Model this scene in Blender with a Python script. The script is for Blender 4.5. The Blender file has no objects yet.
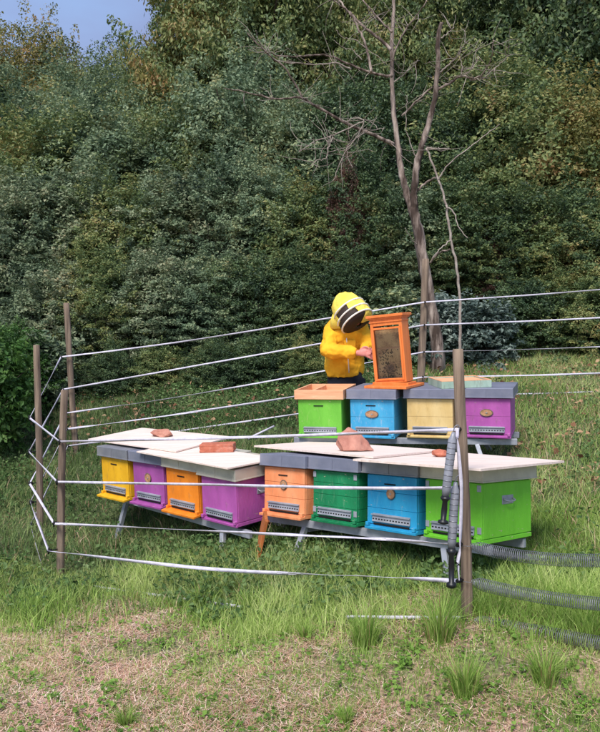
import bpy, bmesh, math, random
import numpy as np
from mathutils import Vector, Matrix, Euler, noise

random.seed(7)
rng = np.random.default_rng(7)
R = math.radians
scene = bpy.context.scene
COL = scene.collection

# ------------------------------------------------------------------ camera
F = 750.0                      # focal length in photograph pixels (600 wide)
cam_d = bpy.data.cameras.new('camera')
cam_d.sensor_fit = 'HORIZONTAL'
cam_d.sensor_width = 36
cam_d.lens = 36 * F / 600
cam_d.clip_start = 0.05
cam_d.clip_end = 2000
cam = bpy.data.objects.new('camera', cam_d)
COL.objects.link(cam)
cam.location = (0, 0, 0)       # eye height is the origin; the ground lies about 1.5 m below
cam.rotation_euler = (R(90), 0, 0)
scene.camera = cam

# ------------------------------------------------------------------ world, sun, exposure
SUN_EL, SUN_AZ = R(52), R(200)   # azimuth clockwise from +Y (straight ahead): the sun is behind the camera
world = bpy.data.worlds.new('World')
scene.world = world
world.use_nodes = True
wn, wl = world.node_tree.nodes, world.node_tree.links
wn.clear()
w_out = wn.new('ShaderNodeOutputWorld')
w_bg = wn.new('ShaderNodeBackground')
w_sky = wn.new('ShaderNodeTexSky')
w_sky.sky_type = 'NISHITA'
w_sky.sun_disc = False
w_sky.sun_elevation = SUN_EL
w_sky.sun_rotation = SUN_AZ
w_sky.air_density = 1.0
w_sky.dust_density = 1.0
w_tc = wn.new('ShaderNodeTexCoord')
w_map = wn.new('ShaderNodeMapping')
w_map.inputs['Scale'].default_value = (1.0, 1.0, 2.2)
w_no = wn.new('ShaderNodeTexNoise')
w_no.inputs['Scale'].default_value = 3.2
w_no.inputs['Detail'].default_value = 6
w_no.inputs['Roughness'].default_value = 0.5
w_rp = wn.new('ShaderNodeValToRGB')
w_rp.color_ramp.elements[0].position = 0.33
w_rp.color_ramp.elements[0].color = (0.25, 0.25, 0.25, 1)
w_rp.color_ramp.elements[1].position = 0.66
w_rp.color_ramp.elements[1].color = (0.95, 0.95, 0.95, 1)
w_mix = wn.new('ShaderNodeMix')
w_mix.data_type = 'RGBA'
w_mix.inputs[7].default_value = (1.1, 1.35, 2.3, 1)      # cloud brightness, on the scale of the physical sky
wl.new(w_tc.outputs['Generated'], w_map.inputs['Vector'])
wl.new(w_map.outputs[0], w_no.inputs['Vector'])
wl.new(w_no.outputs['Fac'], w_rp.inputs['Fac'])
wl.new(w_rp.outputs['Color'], w_mix.inputs[0])
wl.new(w_sky.outputs[0], w_mix.inputs[6])
wl.new(w_mix.outputs[2], w_bg.inputs['Color'])
w_bg.inputs['Strength'].default_value = 0.11
wl.new(w_bg.outputs[0], w_out.inputs['Surface'])

sun_d = bpy.data.lights.new('sun', 'SUN')
sun_d.energy = 1.8
sun_d.angle = R(24)
sun_d.color = (1.0, 0.95, 0.88)
sun = bpy.data.objects.new('sun', sun_d)
COL.objects.link(sun)
sdir = Vector((math.sin(SUN_AZ) * math.cos(SUN_EL), math.cos(SUN_AZ) * math.cos(SUN_EL), math.sin(SUN_EL)))
sun.rotation_euler = sdir.to_track_quat('Z', 'Y').to_euler()

scene.view_settings.view_transform = 'Standard'
scene.view_settings.look = 'None'
scene.view_settings.exposure = 1.34
scene.view_settings.gamma = 1
scene.render.engine = 'CYCLES'

# ------------------------------------------------------------------ helpers
def P(u, v, D):
    """a point D metres ahead, seen at photograph pixel (u, v)"""
    return Vector(((u - 300) / F * D, D, (366 - v) / F * D))

def lin(c):
    if isinstance(c, str):
        c = c.lstrip('#')
        c = [int(c[i:i + 2], 16) / 255 for i in (0, 2, 4)]
    return tuple(x / 12.92 if x <= 0.04045 else ((x + 0.055) / 1.055) ** 2.4 for x in c) + (1,)

def tag(o, label=None, cat=None, group=None, kind=None):
    if label: o['label'] = label
    if cat: o['category'] = cat
    if group: o['group'] = group
    if kind: o['kind'] = kind
    return o

def empty(name, loc=(0, 0, 0), rot=None, label=None, cat=None, group=None):
    o = bpy.data.objects.new(name, None)
    o.empty_display_size = 0.1
    COL.objects.link(o)
    o.location = loc
    if rot is not None:
        o.rotation_euler = rot
    return tag(o, label, cat, group)

def link(name, me, mat, parent=None):
    o = bpy.data.objects.new(name, me)
    COL.objects.link(o)
    if mat is not None and len(me.materials) == 0:
        me.materials.append(mat)
    if parent is not None:
        o.parent = parent
    return o

def bevel(o, w=0.002, seg=2):
    m = o.modifiers.new('bevel', 'BEVEL')
    m.width = w; m.segments = seg; m.limit_method = 'ANGLE'; m.angle_limit = R(35)
    return o

class MB:
    def __init__(s):
        s.v = []; s.f = []; s.sm = []
    def add(s, vs, fs, smooth=False):
        b = len(s.v)
        s.v += [tuple(x) for x in vs]
        s.f += [tuple(b + i for i in f) for f in fs]
        s.sm += [smooth] * len(fs)
        return s
    def box(s, c, d, rot=None, taper=None):
        cx, cy, cz = c; x, y, z = d[0] / 2, d[1] / 2, d[2] / 2
        vs = [Vector((sx * x, sy * y, sz * z)) for sz in (-1, 1) for sy in (-1, 1) for sx in (-1, 1)]
        if rot is not None:
            M = Euler(rot).to_matrix() if not isinstance(rot, Matrix) else rot
            vs = [M @ q for q in vs]
        vs = [q + Vector(c) for q in vs]
        return s.add(vs, [(0, 2, 3, 1), (4, 5, 7, 6), (0, 1, 5, 4), (2, 6, 7, 3), (0, 4, 6, 2), (1, 3, 7, 5)])
    def bar(s, a, b, w, h, up=Vector((0, 0, 1))):
        a, b = Vector(a), Vector(b); d = (b - a).normalized()
        x = d.cross(up)
        x = x.normalized() if x.length > 1e-5 else Vector((1, 0, 0))
        y = x.cross(d).normalized()
        vs = []
        for p in (a, b):
            for sx, sy in ((-1, -1), (1, -1), (1, 1), (-1, 1)):
                vs.append(p + x * sx * w / 2 + y * sy * h / 2)
        return s.add(vs, [(0, 3, 2, 1), (4, 5, 6, 7), (0, 1, 5, 4), (1, 2, 6, 5), (2, 3, 7, 6), (3, 0, 4, 7)])
    def tube(s, pts, rad, n=8, caps=True, wob=0.0):
        pts = [Vector(p) for p in pts]
        if not hasattr(rad, '__len__'): rad = [rad] * len(pts)
        rings = []
        ref = Vector((0.13, 0.31, 0.94))
        vs = []
        for i, p in enumerate(pts):
            d = (pts[min(i + 1, len(pts) - 1)] - pts[max(i - 1, 0)])
            d = d.normalized() if d.length > 0 else Vector((0, 0, 1))
            x = ref - d * ref.dot(d)
            if x.length < 1e-3: x = Vector((1, 0, 0)) - d * d.x
            x.normalize(); y = d.cross(x)
            ref = x
            for k in range(n):
                a = 2 * math.pi * k / n
                r = rad[i] * (1 + (random.uniform(-wob, wob) if wob else 0))
                vs.append(p + (x * math.cos(a) + y * math.sin(a)) * r)
        fs = []
        for i in range(len(pts) - 1):
            for k in range(n):
                a = i * n + k; b = i * n + (k + 1) % n
                fs.append((a, b, b + n, a + n))
        s.add(vs, fs, True)
        if caps:
            b = len(s.v) - len(vs)
            s.f.append(tuple(b + k for k in reversed(range(n)))); s.sm.append(False)
            s.f.append(tuple(b + (len(pts) - 1) * n + k for k in range(n))); s.sm.append(False)
        return s
    def mesh(s, name):
        me = bpy.data.meshes.new(name)
        me.from_pydata(s.v, [], s.f)
        me.polygons.foreach_set('use_smooth', s.sm)
        me.update()
        return me
    def build(s, name, mat, parent=None):
        return link(name, s.mesh(name), mat, parent)

def catmull(pts, n=6):
    pts = [Vector(p) for p in pts]
    out = []
    for i in range(len(pts) - 1):
        p0 = pts[max(i - 1, 0)]; p1 = pts[i]; p2 = pts[i + 1]; p3 = pts[min(i + 2, len(pts) - 1)]
        for k in range(n):
            t = k / n
            out.append(0.5 * ((2 * p1) + (p2 - p0) * t + (2 * p0 - 5 * p1 + 4 * p2 - p3) * t * t + (3 * p1 - p0 - 3 * p2 + p3) * t ** 3))
    out.append(pts[-1])
    return out

# ------------------------------------------------------------------ materials
def new_mat(name):
    m = bpy.data.materials.new(name); m.use_nodes = True
    nt = m.node_tree
    b = nt.nodes['Principled BSDF']
    return m, nt.nodes, nt.links, b

def surf(name, c1, c2=None, c3=None, rough=0.6, metal=0.0, scale=12, stretch=(1, 1, 1), bump=0.15, bscale=60, spec=0.4, lo=0.35, hi=0.65, dirt=None, dirt_amt=0.5, dscale=7, chip=None):
    m, n, l, b = new_mat(name)
    c1 = lin(c1); c2 = lin(c2) if c2 else tuple(x * 0.75 for x in c1[:3]) + (1,)
    tc = n.new('ShaderNodeTexCoord'); mp = n.new('ShaderNodeMapping'); mp.inputs['Scale'].default_value = stretch
    l.new(tc.outputs['Object'], mp.inputs['Vector'])
    no = n.new('ShaderNodeTexNoise'); no.inputs['Scale'].default_value = scale; no.inputs['Detail'].default_value = 6; no.inputs['Roughness'].default_value = 0.62
    l.new(mp.outputs[0], no.inputs['Vector'])
    rp = n.new('ShaderNodeValToRGB')
    rp.color_ramp.elements[0].position = lo; rp.color_ramp.elements[0].color = c2
    rp.color_ramp.elements[1].position = hi; rp.color_ramp.elements[1].color = c1
    if c3:
        e = rp.color_ramp.elements.new(min(hi + 0.12, 1)); e.color = lin(c3)
    l.new(no.outputs['Fac'], rp.inputs['Fac'])
    out = rp.outputs['Color']
    if dirt:
        n2 = n.new('ShaderNodeTexNoise'); n2.inputs['Scale'].default_value = dscale; n2.inputs['Detail'].default_value = 8; n2.inputs['Roughness'].default_value = 0.75
        l.new(mp.outputs[0], n2.inputs['Vector'])
        r2 = n.new('ShaderNodeValToRGB')
        r2.color_ramp.elements[0].position = 0.54; r2.color_ramp.elements[0].color = (0, 0, 0, 1)
        r2.color_ramp.elements[1].position = 0.72; r2.color_ramp.elements[1].color = (dirt_amt,) * 3 + (1,)
        l.new(n2.outputs['Fac'], r2.inputs['Fac'])
        mx = n.new('ShaderNodeMix'); mx.data_type = 'RGBA'
        l.new(r2.outputs['Color'], mx.inputs[0]); l.new(out, mx.inputs[6]); mx.inputs[7].default_value = lin(dirt)
        out = mx.outputs[2]
        if chip:
            n4 = n.new('ShaderNodeTexNoise'); n4.inputs['Scale'].default_value = 38; n4.inputs['Detail'].default_value = 4; n4.inputs['Roughness'].default_value = 0.7
            mp4 = n.new('ShaderNodeMapping'); mp4.inputs['Scale'].default_value = (0.45, 0.45, 1.6); l.new(tc.outputs['Object'], mp4.inputs['Vector']); l.new(mp4.outputs[0], n4.inputs['Vector'])
            r4 = n.new('ShaderNodeValToRGB')
            r4.color_ramp.elements[0].position = 0.655; r4.color_ramp.elements[0].color = (0, 0, 0, 1)
            r4.color_ramp.elements[1].position = 0.69; r4.color_ramp.elements[1].color = (0.75,) * 3 + (1,)
            l.new(n4.outputs['Fac'], r4.inputs['Fac'])
            m4 = n.new('ShaderNodeMix'); m4.data_type = 'RGBA'
            l.new(r4.outputs['Color'], m4.inputs[0]); l.new(out, m4.inputs[6]); m4.inputs[7].default_value = lin(chip)
            out = m4.outputs[2]
    l.new(out, b.inputs['Base Color'])
    b.inputs['Roughness'].default_value = rough; b.inputs['Metallic'].default_value = metal
    b.inputs['Specular IOR Level'].default_value = spec
    if bump:
        n3 = n.new('ShaderNodeTexNoise'); n3.inputs['Scale'].default_value = bscale; n3.inputs['Detail'].default_value = 5
        l.new(mp.outputs[0], n3.inputs['Vector'])
        bp = n.new('ShaderNodeBump'); bp.inputs['Strength'].default_value = bump; bp.inputs['Distance'].default_value = 0.01
        l.new(n3.outputs['Fac'], bp.inputs['Height']); l.new(bp.outputs[0], b.inputs['Normal'])
    return m

def paint(name, c, c2=None, dirt='#6b5b4a', amt=0.5):
    return surf(name, c, c2, rough=0.55, scale=6, stretch=(1.8, 1.8, 0.55), bump=0.2, bscale=45, dirt=dirt, dirt_amt=amt, dscale=16, chip='#b8a893')

M = {}
M['yellow'] = paint('yellow_paint', '#ecb524', '#d8a01a')
M['purple'] = paint('purple_paint', '#a6559f', '#93488d')
M['magenta'] = paint('magenta_paint', '#b25aa6', '#a04d96')
M['orange'] = paint('orange_paint', '#f08c26', '#de7a1c')
M['salmon'] = paint('salmon_paint', '#ee9c6c', '#de8352', '#8a6a54', 0.45)
M['green'] = paint('green_paint', '#178252', '#0e6c42', '#8aa58d', 0.4)
M['blue'] = paint('blue_paint', '#2b9dcb', '#1f87b8', '#7fa4b0', 0.4)
M['bluepale'] = paint('weathered_blue_paint', '#46a6cf', '#2f90bf', '#b3b8c8', 0.7)
M['lime'] = paint('lime_paint', '#74c634', '#68b82c', '#8aa456', 0.25)
M['lime2'] = paint('mid_green_paint', '#6cb83c', '#5ea832', '#b8b880', 0.3)
M['cream'] = paint('cream_yellow_paint', '#dfc388', '#cfae6e', '#8a744a', 0.4)
M['zinc'] = surf('weathered_zinc', '#94959c', '#7b7d87', '#a9a9ad', rough=0.45, metal=0.3, scale=6, bump=0.08, bscale=8, dirt='#9c968c', dirt_amt=0.5)
M['zincblue'] = surf('blue_grey_zinc', '#85889a', '#727688', '#9697a3', rough=0.5, metal=0.25, scale=6, bump=0.08, bscale=8, dirt='#a19c98', dirt_amt=0.3)
M['zincwarm'] = surf('warm_grey_zinc', '#cdc8ba', '#b4b0a5', '#d6d1c4', rough=0.4, metal=0.2, scale=5, bump=0.1, bscale=7, dirt='#7f7c74', dirt_amt=0.3)
M['galv'] = surf('galvanised_steel', '#aaadb6', '#8b8e98', '#bcbec4', rough=0.45, metal=0.2, scale=14, bump=0.1, dirt='#5d564c', dirt_amt=0.5)
M['dark'] = surf('dark_gap', '#14110f', '#0b0a09', rough=0.9, bump=0)
M['black'] = surf('black_plastic', '#1b1c20', '#111216', rough=0.4, bump=0.05)
M['board'] = surf('pale_plywood', '#ead8ce', '#dac6b9', '#f2e6df', rough=0.75, scale=3, stretch=(1, 7, 1), bump=0.12, bscale=25, dirt='#a98f7a', dirt_amt=0.55, dscale=5)
M['boardedge'] = M['board']
M['brick'] = surf('red_brick', '#bd7058', '#a35a44', '#d09a84', rough=0.9, scale=18, bump=0.5, bscale=40, dirt='#c9a596', dirt_amt=0.6)
M['stone'] = surf('pink_stone', '#c08a78', '#9c6557', '#d6b0a2', rough=0.9, scale=9, bump=0.6, bscale=22, dirt='#8d6b60', dirt_amt=0.5)
M['post'] = surf('weathered_post_wood', '#93806e', '#594a40', '#b3a492', rough=0.9, scale=34, stretch=(1, 1, 0.06), bump=1.0, bscale=60, dirt='#4c4138', dirt_amt=0.6)
M['bark'] = surf('grey_bark', '#94847a', '#43362f', '#beb0a4', rough=0.95, scale=11, stretch=(1, 1, 0.22), bump=1.0, bscale=28, lo=0.42, hi=0.58, dirt='#4a3a38', dirt_amt=0.8, dscale=4)
M['twig'] = surf('pale_dead_twig', '#a59a90', '#7c6f66', '#c0b6aa', rough=0.9, scale=12, bump=0.3)
M['dtrunk'] = surf('dark_forest_bark', '#51463d', '#2f2823', rough=0.95, scale=9, stretch=(1, 1, 0.3), bump=0.6)
M['tape'] = surf('white_fence_tape', '#d2cedb', '#b6b1c0', rough=0.6, scale=30, stretch=(1, 1, 1), bump=0.1, bscale=200)
M['spring'] = surf('spring_steel', '#8c8d94', '#72737a', rough=0.4, metal=0.4, scale=20, bump=0)
M['pinkwood'] = surf('bare_pinkish_wood', '#e2ad85', '#cf9670', '#edc2a0', rough=0.7, scale=4, stretch=(1, 8, 8), bump=0.15, bscale=30)
M['mint'] = paint('mint_grey_paint', '#a9c0b0', '#8fa99a')
M['orangewood'] = surf('orange_varnished_wood', '#e88444', '#d67234', '#f0985a', rough=0.35, scale=5, stretch=(6, 6, 0.6), bump=0.1, bscale=25)
M['discwood'] = surf('pale_disc_wood', '#c99a74', '#8f6546', '#dfba98', rough=0.7, scale=30, bump=0.2)
M['jacket'] = surf('yellow_cotton', '#f0b428', '#e2a01c', '#f5c344', rough=0.9, scale=7, bump=0.9, bscale=16)
M['hood'] = surf('pale_yellow_cotton', '#efd662', '#e2c44a', '#f7e698', rough=0.9, scale=9, bump=0.8, bscale=18)
M['piping'] = surf('white_piping', '#efe9dd', '#dcd5c8', rough=0.8, bump=0.1)
M['veil'] = surf('black_mesh_veil', '#3a2a20', '#241913', rough=0.7, scale=150, bump=0.2, bscale=200)
M['propwood'] = surf('brown_orange_wood', '#bd6f3a', '#99552a', rough=0.7, scale=8, stretch=(3, 3, 0.5), bump=0.2)
M['skin'] = surf('skin', '#d88f86', '#c77a70', rough=0.55, bump=0.05)
M['trousers'] = surf('dark_navy_cloth', '#20222f', '#161822', rough=0.9, bump=0.3, bscale=20)
M['boots'] = surf('dark_rubber', '#22211f', '#161514', rough=0.5, bump=0.1)

# bee comb behind glass
def comb_mat():
    m, n, l, b = new_mat('bee_covered_comb')
    tc = n.new('ShaderNodeTexCoord')
    vo = n.new('ShaderNodeTexVoronoi'); vo.inputs['Scale'].default_value = 70
    l.new(tc.outputs['Object'], vo.inputs['Vector'])
    no = n.new('ShaderNodeTexNoise'); no.inputs['Scale'].default_value = 8; no.inputs['Detail'].default_value = 3
    l.new(tc.outputs['Object'], no.inputs['Vector'])
    rp = n.new('ShaderNodeValToRGB')
    rp.color_ramp.elements[0].position = 0.38; rp.color_ramp.elements[0].color = lin('#6a4a3e')
    rp.color_ramp.elements[1].position = 0.66; rp.color_ramp.elements[1].color = lin('#eec08a')
    e = rp.color_ramp.elements.new(0.52); e.color = lin('#bd8a5e')
    mx = n.new('ShaderNodeMath'); mx.operation = 'MULTIPLY_ADD'; mx.inputs[1].default_value = 0.15
    l.new(vo.outputs['Distance'], mx.inputs[0]); l.new(no.outputs['Fac'], mx.inputs[2])
    l.new(mx.outputs[0], rp.inputs['Fac'])
    l.new(rp.outputs['Color'], b.inputs['Base Color'])
    b.inputs['Roughness'].default_value = 0.7
    return m
M['comb'] = comb_mat()
def glass_mat():
    m, n, l, b = new_mat('thin_pane_glass')
    tr = n.new('ShaderNodeBsdfTransparent'); gl = n.new('ShaderNodeBsdfGlossy'); gl.inputs['Roughness'].default_value = 0.03
    tr.inputs['Color'].default_value = (0.93, 0.95, 0.94, 1)
    fr = n.new('ShaderNodeFresnel'); fr.inputs['IOR'].default_value = 1.6
    mx = n.new('ShaderNodeMixShader')
    l.new(fr.outputs[0], mx.inputs[0]); l.new(tr.outputs[0], mx.inputs[1]); l.new(gl.outputs[0], mx.inputs[2])
    l.new(mx.outputs[0], n['Material Output'].inputs['Surface'])
    return m
M['glass'] = glass_mat()

def leaf_mat(name, cols, noise_scale=2.5, trans=0.3, rough=0.5, objvar=0.06):
    noise_scale = 1.1
    """colour from a per-leaf tint attribute plus clump-sized variation"""
    m, n, l, b = new_mat(name)
    at = n.new('ShaderNodeAttribute'); at.attribute_name = 'tint'
    tc = n.new('ShaderNodeTexCoord')
    no = n.new('ShaderNodeTexNoise'); no.inputs['Scale'].default_value = noise_scale; no.inputs['Detail'].default_value = 3
    gp = n.new('ShaderNodeNewGeometry'); l.new(gp.outputs['Position'], no.inputs['Vector'])
    oi = n.new('ShaderNodeObjectInfo')
    a = n.new('ShaderNodeMath'); a.operation = 'MULTIPLY_ADD'; a.inputs[1].default_value = 0.72
    l.new(at.outputs['Fac'], a.inputs[0])
    s = n.new('ShaderNodeMath'); s.operation = 'MULTIPLY_ADD'; s.inputs[1].default_value = 1.2; s.inputs[2].default_value = -0.47
    l.new(no.outputs['Fac'], s.inputs[0]); l.new(s.outputs[0], a.inputs[2])
    o2 = n.new('ShaderNodeMath'); o2.operation = 'MULTIPLY_ADD'; o2.inputs[1].default_value = objvar
    l.new(oi.outputs['Random'], o2.inputs[0]); l.new(a.outputs[0], o2.inputs[2])
    rp = n.new('ShaderNodeValToRGB')
    el = rp.color_ramp.elements
    k = len(cols)
    el[0].position = 0.0; el[0].color = lin(cols[0]); el[1].position = 1.0; el[1].color = lin(cols[-1])
    for i in range(1, k - 1):
        e = el.new(i / (k - 1)); e.color = lin(cols[i])
    l.new(o2.outputs[0], rp.inputs['Fac'])
    l.new(rp.outputs['Color'], b.inputs['Base Color'])
    b.inputs['Roughness'].default_value = rough; b.inputs['Specular IOR Level'].default_value = 0.35
    tr = n.new('ShaderNodeBsdfTranslucent'); l.new(rp.outputs['Color'], tr.inputs['Color'])
    mx = n.new('ShaderNodeMixShader'); mx.inputs[0].default_value = trans
    l.new(b.outputs[0], mx.inputs[1]); l.new(tr.outputs[0], mx.inputs[2])
    l.new(mx.outputs[0], n['Material Output'].inputs['Surface'])
    return m

def attr_mat(name, trans=0.25, rough=0.6):
    m, n, l, b = new_mat(name)
    at = n.new('ShaderNodeAttribute'); at.attribute_name = 'col'
    l.new(at.outputs['Color'], b.inputs['Base Color'])
    b.inputs['Roughness'].default_value = rough; b.inputs['Specular IOR Level'].default_value = 0.25
    tr = n.new('ShaderNodeBsdfTranslucent'); l.new(at.outputs['Color'], tr.inputs['Color'])
    mx = n.new('ShaderNodeMixShader'); mx.inputs[0].default_value = trans
    l.new(b.outputs[0], mx.inputs[1]); l.new(tr.outputs[0], mx.inputs[2])
    l.new(mx.outputs[0], n['Material Output'].inputs['Surface'])
    return m

# ------------------------------------------------------------------ terrain
CP = np.array([
    (-1.3, 3.0, -1.47), (0, 3.0, -1.46), (1.2, 3.0, -1.40), (0.78, 3.7, -1.235), (1.35, 3.35, -1.27), (2.0, 4.2, -1.16), (1.07, 4.45, -1.21),
    (-1.0, 4.3, -1.48), (-1.68, 5.35, -1.505), (-0.3, 4.4, -1.42), (-2.08, 6.0, -1.29), (-3.2, 6.0, -1.15), (-1.43, 6.35, -1.42), (-0.55, 5.35, -1.31), (0.0, 5.0, -1.26),
    (-2.37, 7.8, -0.93), (0.6, 5.7, -1.08), (1.2, 6.6, -0.86), (0.3, 6.7, -0.88), (0.45, 7.3, -0.82), (3.0, 6.2, -0.72), (-1.1, 7.2, -0.95),
    (-1.76, 8.8, -0.40), (0.4, 9.0, -0.32), (1.34, 8.2, -0.42), (3.6, 9.0, -0.17), (-4, 9.0, -0.3), (4, 4, -1.05), (-4, 3.5, -1.4),
    (0, 0, -1.55), (-4, 0, -1.55), (4, 0, -1.45), (2, 1.5, -1.45), (-2, 1.5, -1.53)], float)
def _phi(r): return np.where(r > 1e-9, r * r * np.log(np.maximum(r, 1e-9)), 0.0)
_n = len(CP)
_K = _phi(np.hypot(CP[:, None, 0] - CP[None, :, 0], CP[:, None, 1] - CP[None, :, 1])) + np.eye(_n) * 0.03
_Pm = np.c_[np.ones(_n), CP[:, :2]]
_A = np.block([[_K, _Pm], [_Pm.T, np.zeros((3, 3))]])
_W = np.linalg.solve(_A, np.r_[CP[:, 2], 0, 0, 0])
def tz(x, y):
    x = np.asarray(x, float); y = np.asarray(y, float)
    xc = np.clip(x, -4, 4); yc = np.clip(y, 0, 9)
    sh = xc.shape
    X = xc.ravel(); Y = yc.ravel()
    z = np.zeros(len(X))
    for i in range(_n):
        z += _W[i] * _phi(np.hypot(X - CP[i, 0], Y - CP[i, 1]))
    z += _W[_n] + _W[_n + 1] * X + _W[_n + 2] * Y
    z = z.reshape(sh)
    t = np.maximum(0, y - 9)
    z = z + np.minimum(t, 42) * 0.27 * np.clip(t / 1.5, 0.8, 1)
    z = z + 0.012 * np.sin(x * 5.1 + 1.3 * y) * np.cos(y * 4.3 - x) + 0.01 * np.sin(x * 11 + y * 3) * np.sin(y * 9.7)
    return z
def tzs(x, y): return float(tz(np.array([x]), np.array([y]))[0])

def axis(segs):
    a = []
    for lo, hi, st in segs: a += list(np.arange(lo, hi, st))
    a.append(segs[-1][1]); return np.array(a)
gx = axis([(-300, -60, 40), (-60, -12, 6), (-12, -5, 0.7), (-5, 5, 0.06), (5, 12, 0.7), (12, 60, 6), (60, 300, 40)])
gy = axis([(-300, -40, 40), (-40, -4, 4), (-4, 2, 0.5), (2, 10, 0.06), (10, 14, 0.4), (14, 60, 3), (60, 400, 40)])
GX, GY = np.meshgrid(gx, gy)
GZ = tz(GX, GY)
nf = np.sin(GX * 23.1 + GY * 9.7) * np.sin(GY * 27.3 - GX * 8.1) + 0.6 * np.sin(GX * 51 + 2) * np.sin(GY * 47 + 1)
GZ += 0.006 * nf * ((np.abs(GX) < 5) & (GY > 2) & (GY < 10))
nx, ny = len(gx), len(gy)
verts = np.c_[GX.ravel(), GY.ravel(), GZ.ravel()]
ii = np.arange(nx * ny).reshape(ny, nx)
faces = np.c_[ii[:-1, :-1].ravel(), ii[:-1, 1:].ravel(), ii[1:, 1:].ravel(), ii[1:, :-1].ravel()]
def np_mesh(name, verts, faces, smooth=True):
    me = bpy.data.meshes.new(name)
    nfc, k = faces.shape
    me.vertices.add(len(verts)); me.vertices.foreach_set('co', np.asarray(verts, np.float32).ravel())
    me.loops.add(nfc * k); me.loops.foreach_set('vertex_index', faces.astype(np.int32).ravel())
    me.polygons.add(nfc)
    me.polygons.foreach_set('loop_start', np.arange(0, nfc * k, k, dtype=np.int32))
    me.polygons.foreach_set('loop_total', np.full(nfc, k, np.int32))
    me.update(calc_edges=True)
    me.polygons.foreach_set('use_smooth', np.full(nfc, smooth))
    return me

def ground_mat():
    m, n, l, b = new_mat('soil_moss_and_dry_cuttings')
    g = n.new('ShaderNodeNewGeometry')
    n1 = n.new('ShaderNodeTexNoise'); n1.inputs['Scale'].default_value = 2.3; n1.inputs['Detail'].default_value = 6; n1.inputs['Roughness'].default_value = 0.65
    n2 = n.new('ShaderNodeTexNoise'); n2.inputs['Scale'].default_value = 55; n2.inputs['Detail'].default_value = 4
    l.new(g.outputs['Position'], n1.inputs['Vector']); l.new(g.outputs['Position'], n2.inputs['Vector'])
    r1 = n.new('ShaderNodeValToRGB')   # dry cuttings
    r1.color_ramp.elements[0].position = 0.3; r1.color_ramp.elements[0].color = lin('#8e6e5c')
    r1.color_ramp.elements[1].position = 0.7; r1.color_ramp.elements[1].color = lin('#d2ae9a')
    l.new(n2.outputs['Fac'], r1.inputs['Fac'])
    r2 = n.new('ShaderNodeValToRGB')   # mossy soil
    r2.color_ramp.elements[0].position = 0.35; r2.color_ramp.elements[0].color = lin('#38402a')
    r2.color_ramp.elements[1].position = 0.7; r2.color_ramp.elements[1].color = lin('#6c7c48')
    l.new(n2.outputs['Fac'], r2.inputs['Fac'])
    sx = n.new('ShaderNodeSeparateXYZ'); l.new(g.outputs['Position'], sx.inputs[0])
    mr = n.new('ShaderNodeMapRange'); mr.inputs[1].default_value = 3.4; mr.inputs[2].default_value = 4.7; mr.inputs[3].default_value = 1; mr.inputs[4].default_value = 0
    l.new(sx.outputs['Y'], mr.inputs[0])
    ad = n.new('ShaderNodeMath'); ad.operation = 'MULTIPLY_ADD'; ad.inputs[1].default_value = 3.2; ad.inputs[2].default_value = -2.1
    l.new(n1.outputs['Fac'], ad.inputs[0])
    a2 = n.new('ShaderNodeMath'); a2.operation = 'ADD'; a2.use_clamp = True
    l.new(ad.outputs[0], a2.inputs[0]); l.new(mr.outputs[0], a2.inputs[1])
    mx = n.new('ShaderNodeMix'); mx.data_type = 'RGBA'
    l.new(a2.outputs[0], mx.inputs[0]); l.new(r2.outputs['Color'], mx.inputs[6]); l.new(r1.outputs['Color'], mx.inputs[7])
    l.new(mx.outputs[2], b.inputs['Base Color']); b.inputs['Roughness'].default_value = 0.95
    bp = n.new('ShaderNodeBump'); bp.inputs['Strength'].default_value = 0.8; bp.inputs['Distance'].default_value = 0.03
    l.new(n2.outputs['Fac'], bp.inputs['Height']); l.new(bp.outputs[0], b.inputs['Normal'])
    return m
ground = link('ground', np_mesh('ground', verts, faces), ground_mat())
tag(ground, kind='structure')

# ------------------------------------------------------------------ hives
HW, HD, HH, LW, LD, LH = 0.384, 0.485, 0.333, 0.436, 0.540, 0.081
FIT = {
 'H1': (-1.3623, 6.4154, -1.0641, -.7479), 'H2': (-1.0281, 6.1158, -1.0856, -.7170), 'H3': (-.7059, 5.8043, -1.0688, -.7652), 'H4': (-.3937, 5.4825, -1.1238, -.7861),
 'H5': (.0593, 5.2689, -1.0269, -.7661), 'H6': (.3963, 4.9737, -1.0265, -.8004), 'H7': (.7275, 4.6760, -1.0119, -.8202), 'H8': (1.0397, 4.3619, -.9827, -.8479),
 'B1': (.2441, 6.7511, -.5997, -.2800), 'B2': (.7084, 6.6575, -.5900, -.3655), 'B3': (1.1816, 6.5914, -.5914, -.3276), 'B4': (1.6499, 6.5155, -.5877, -.3532)}
RACK = {'left': (['H1', 'H2', 'H3', 'H4'], .067, -.021), 'right': (['H5', 'H6', 'H7', 'H8'], -.047, -.038), 'back': (['B1', 'B2', 'B3', 'B4'], .079, -.016)}
def hrot(yaw, tx, ty):
    return Matrix.Rotation(yaw, 3, 'Z') @ Matrix.Rotation(tx, 3, 'X') @ Matrix.Rotation(ty, 3, 'Y')
PL = {}; POSE = {}
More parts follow.
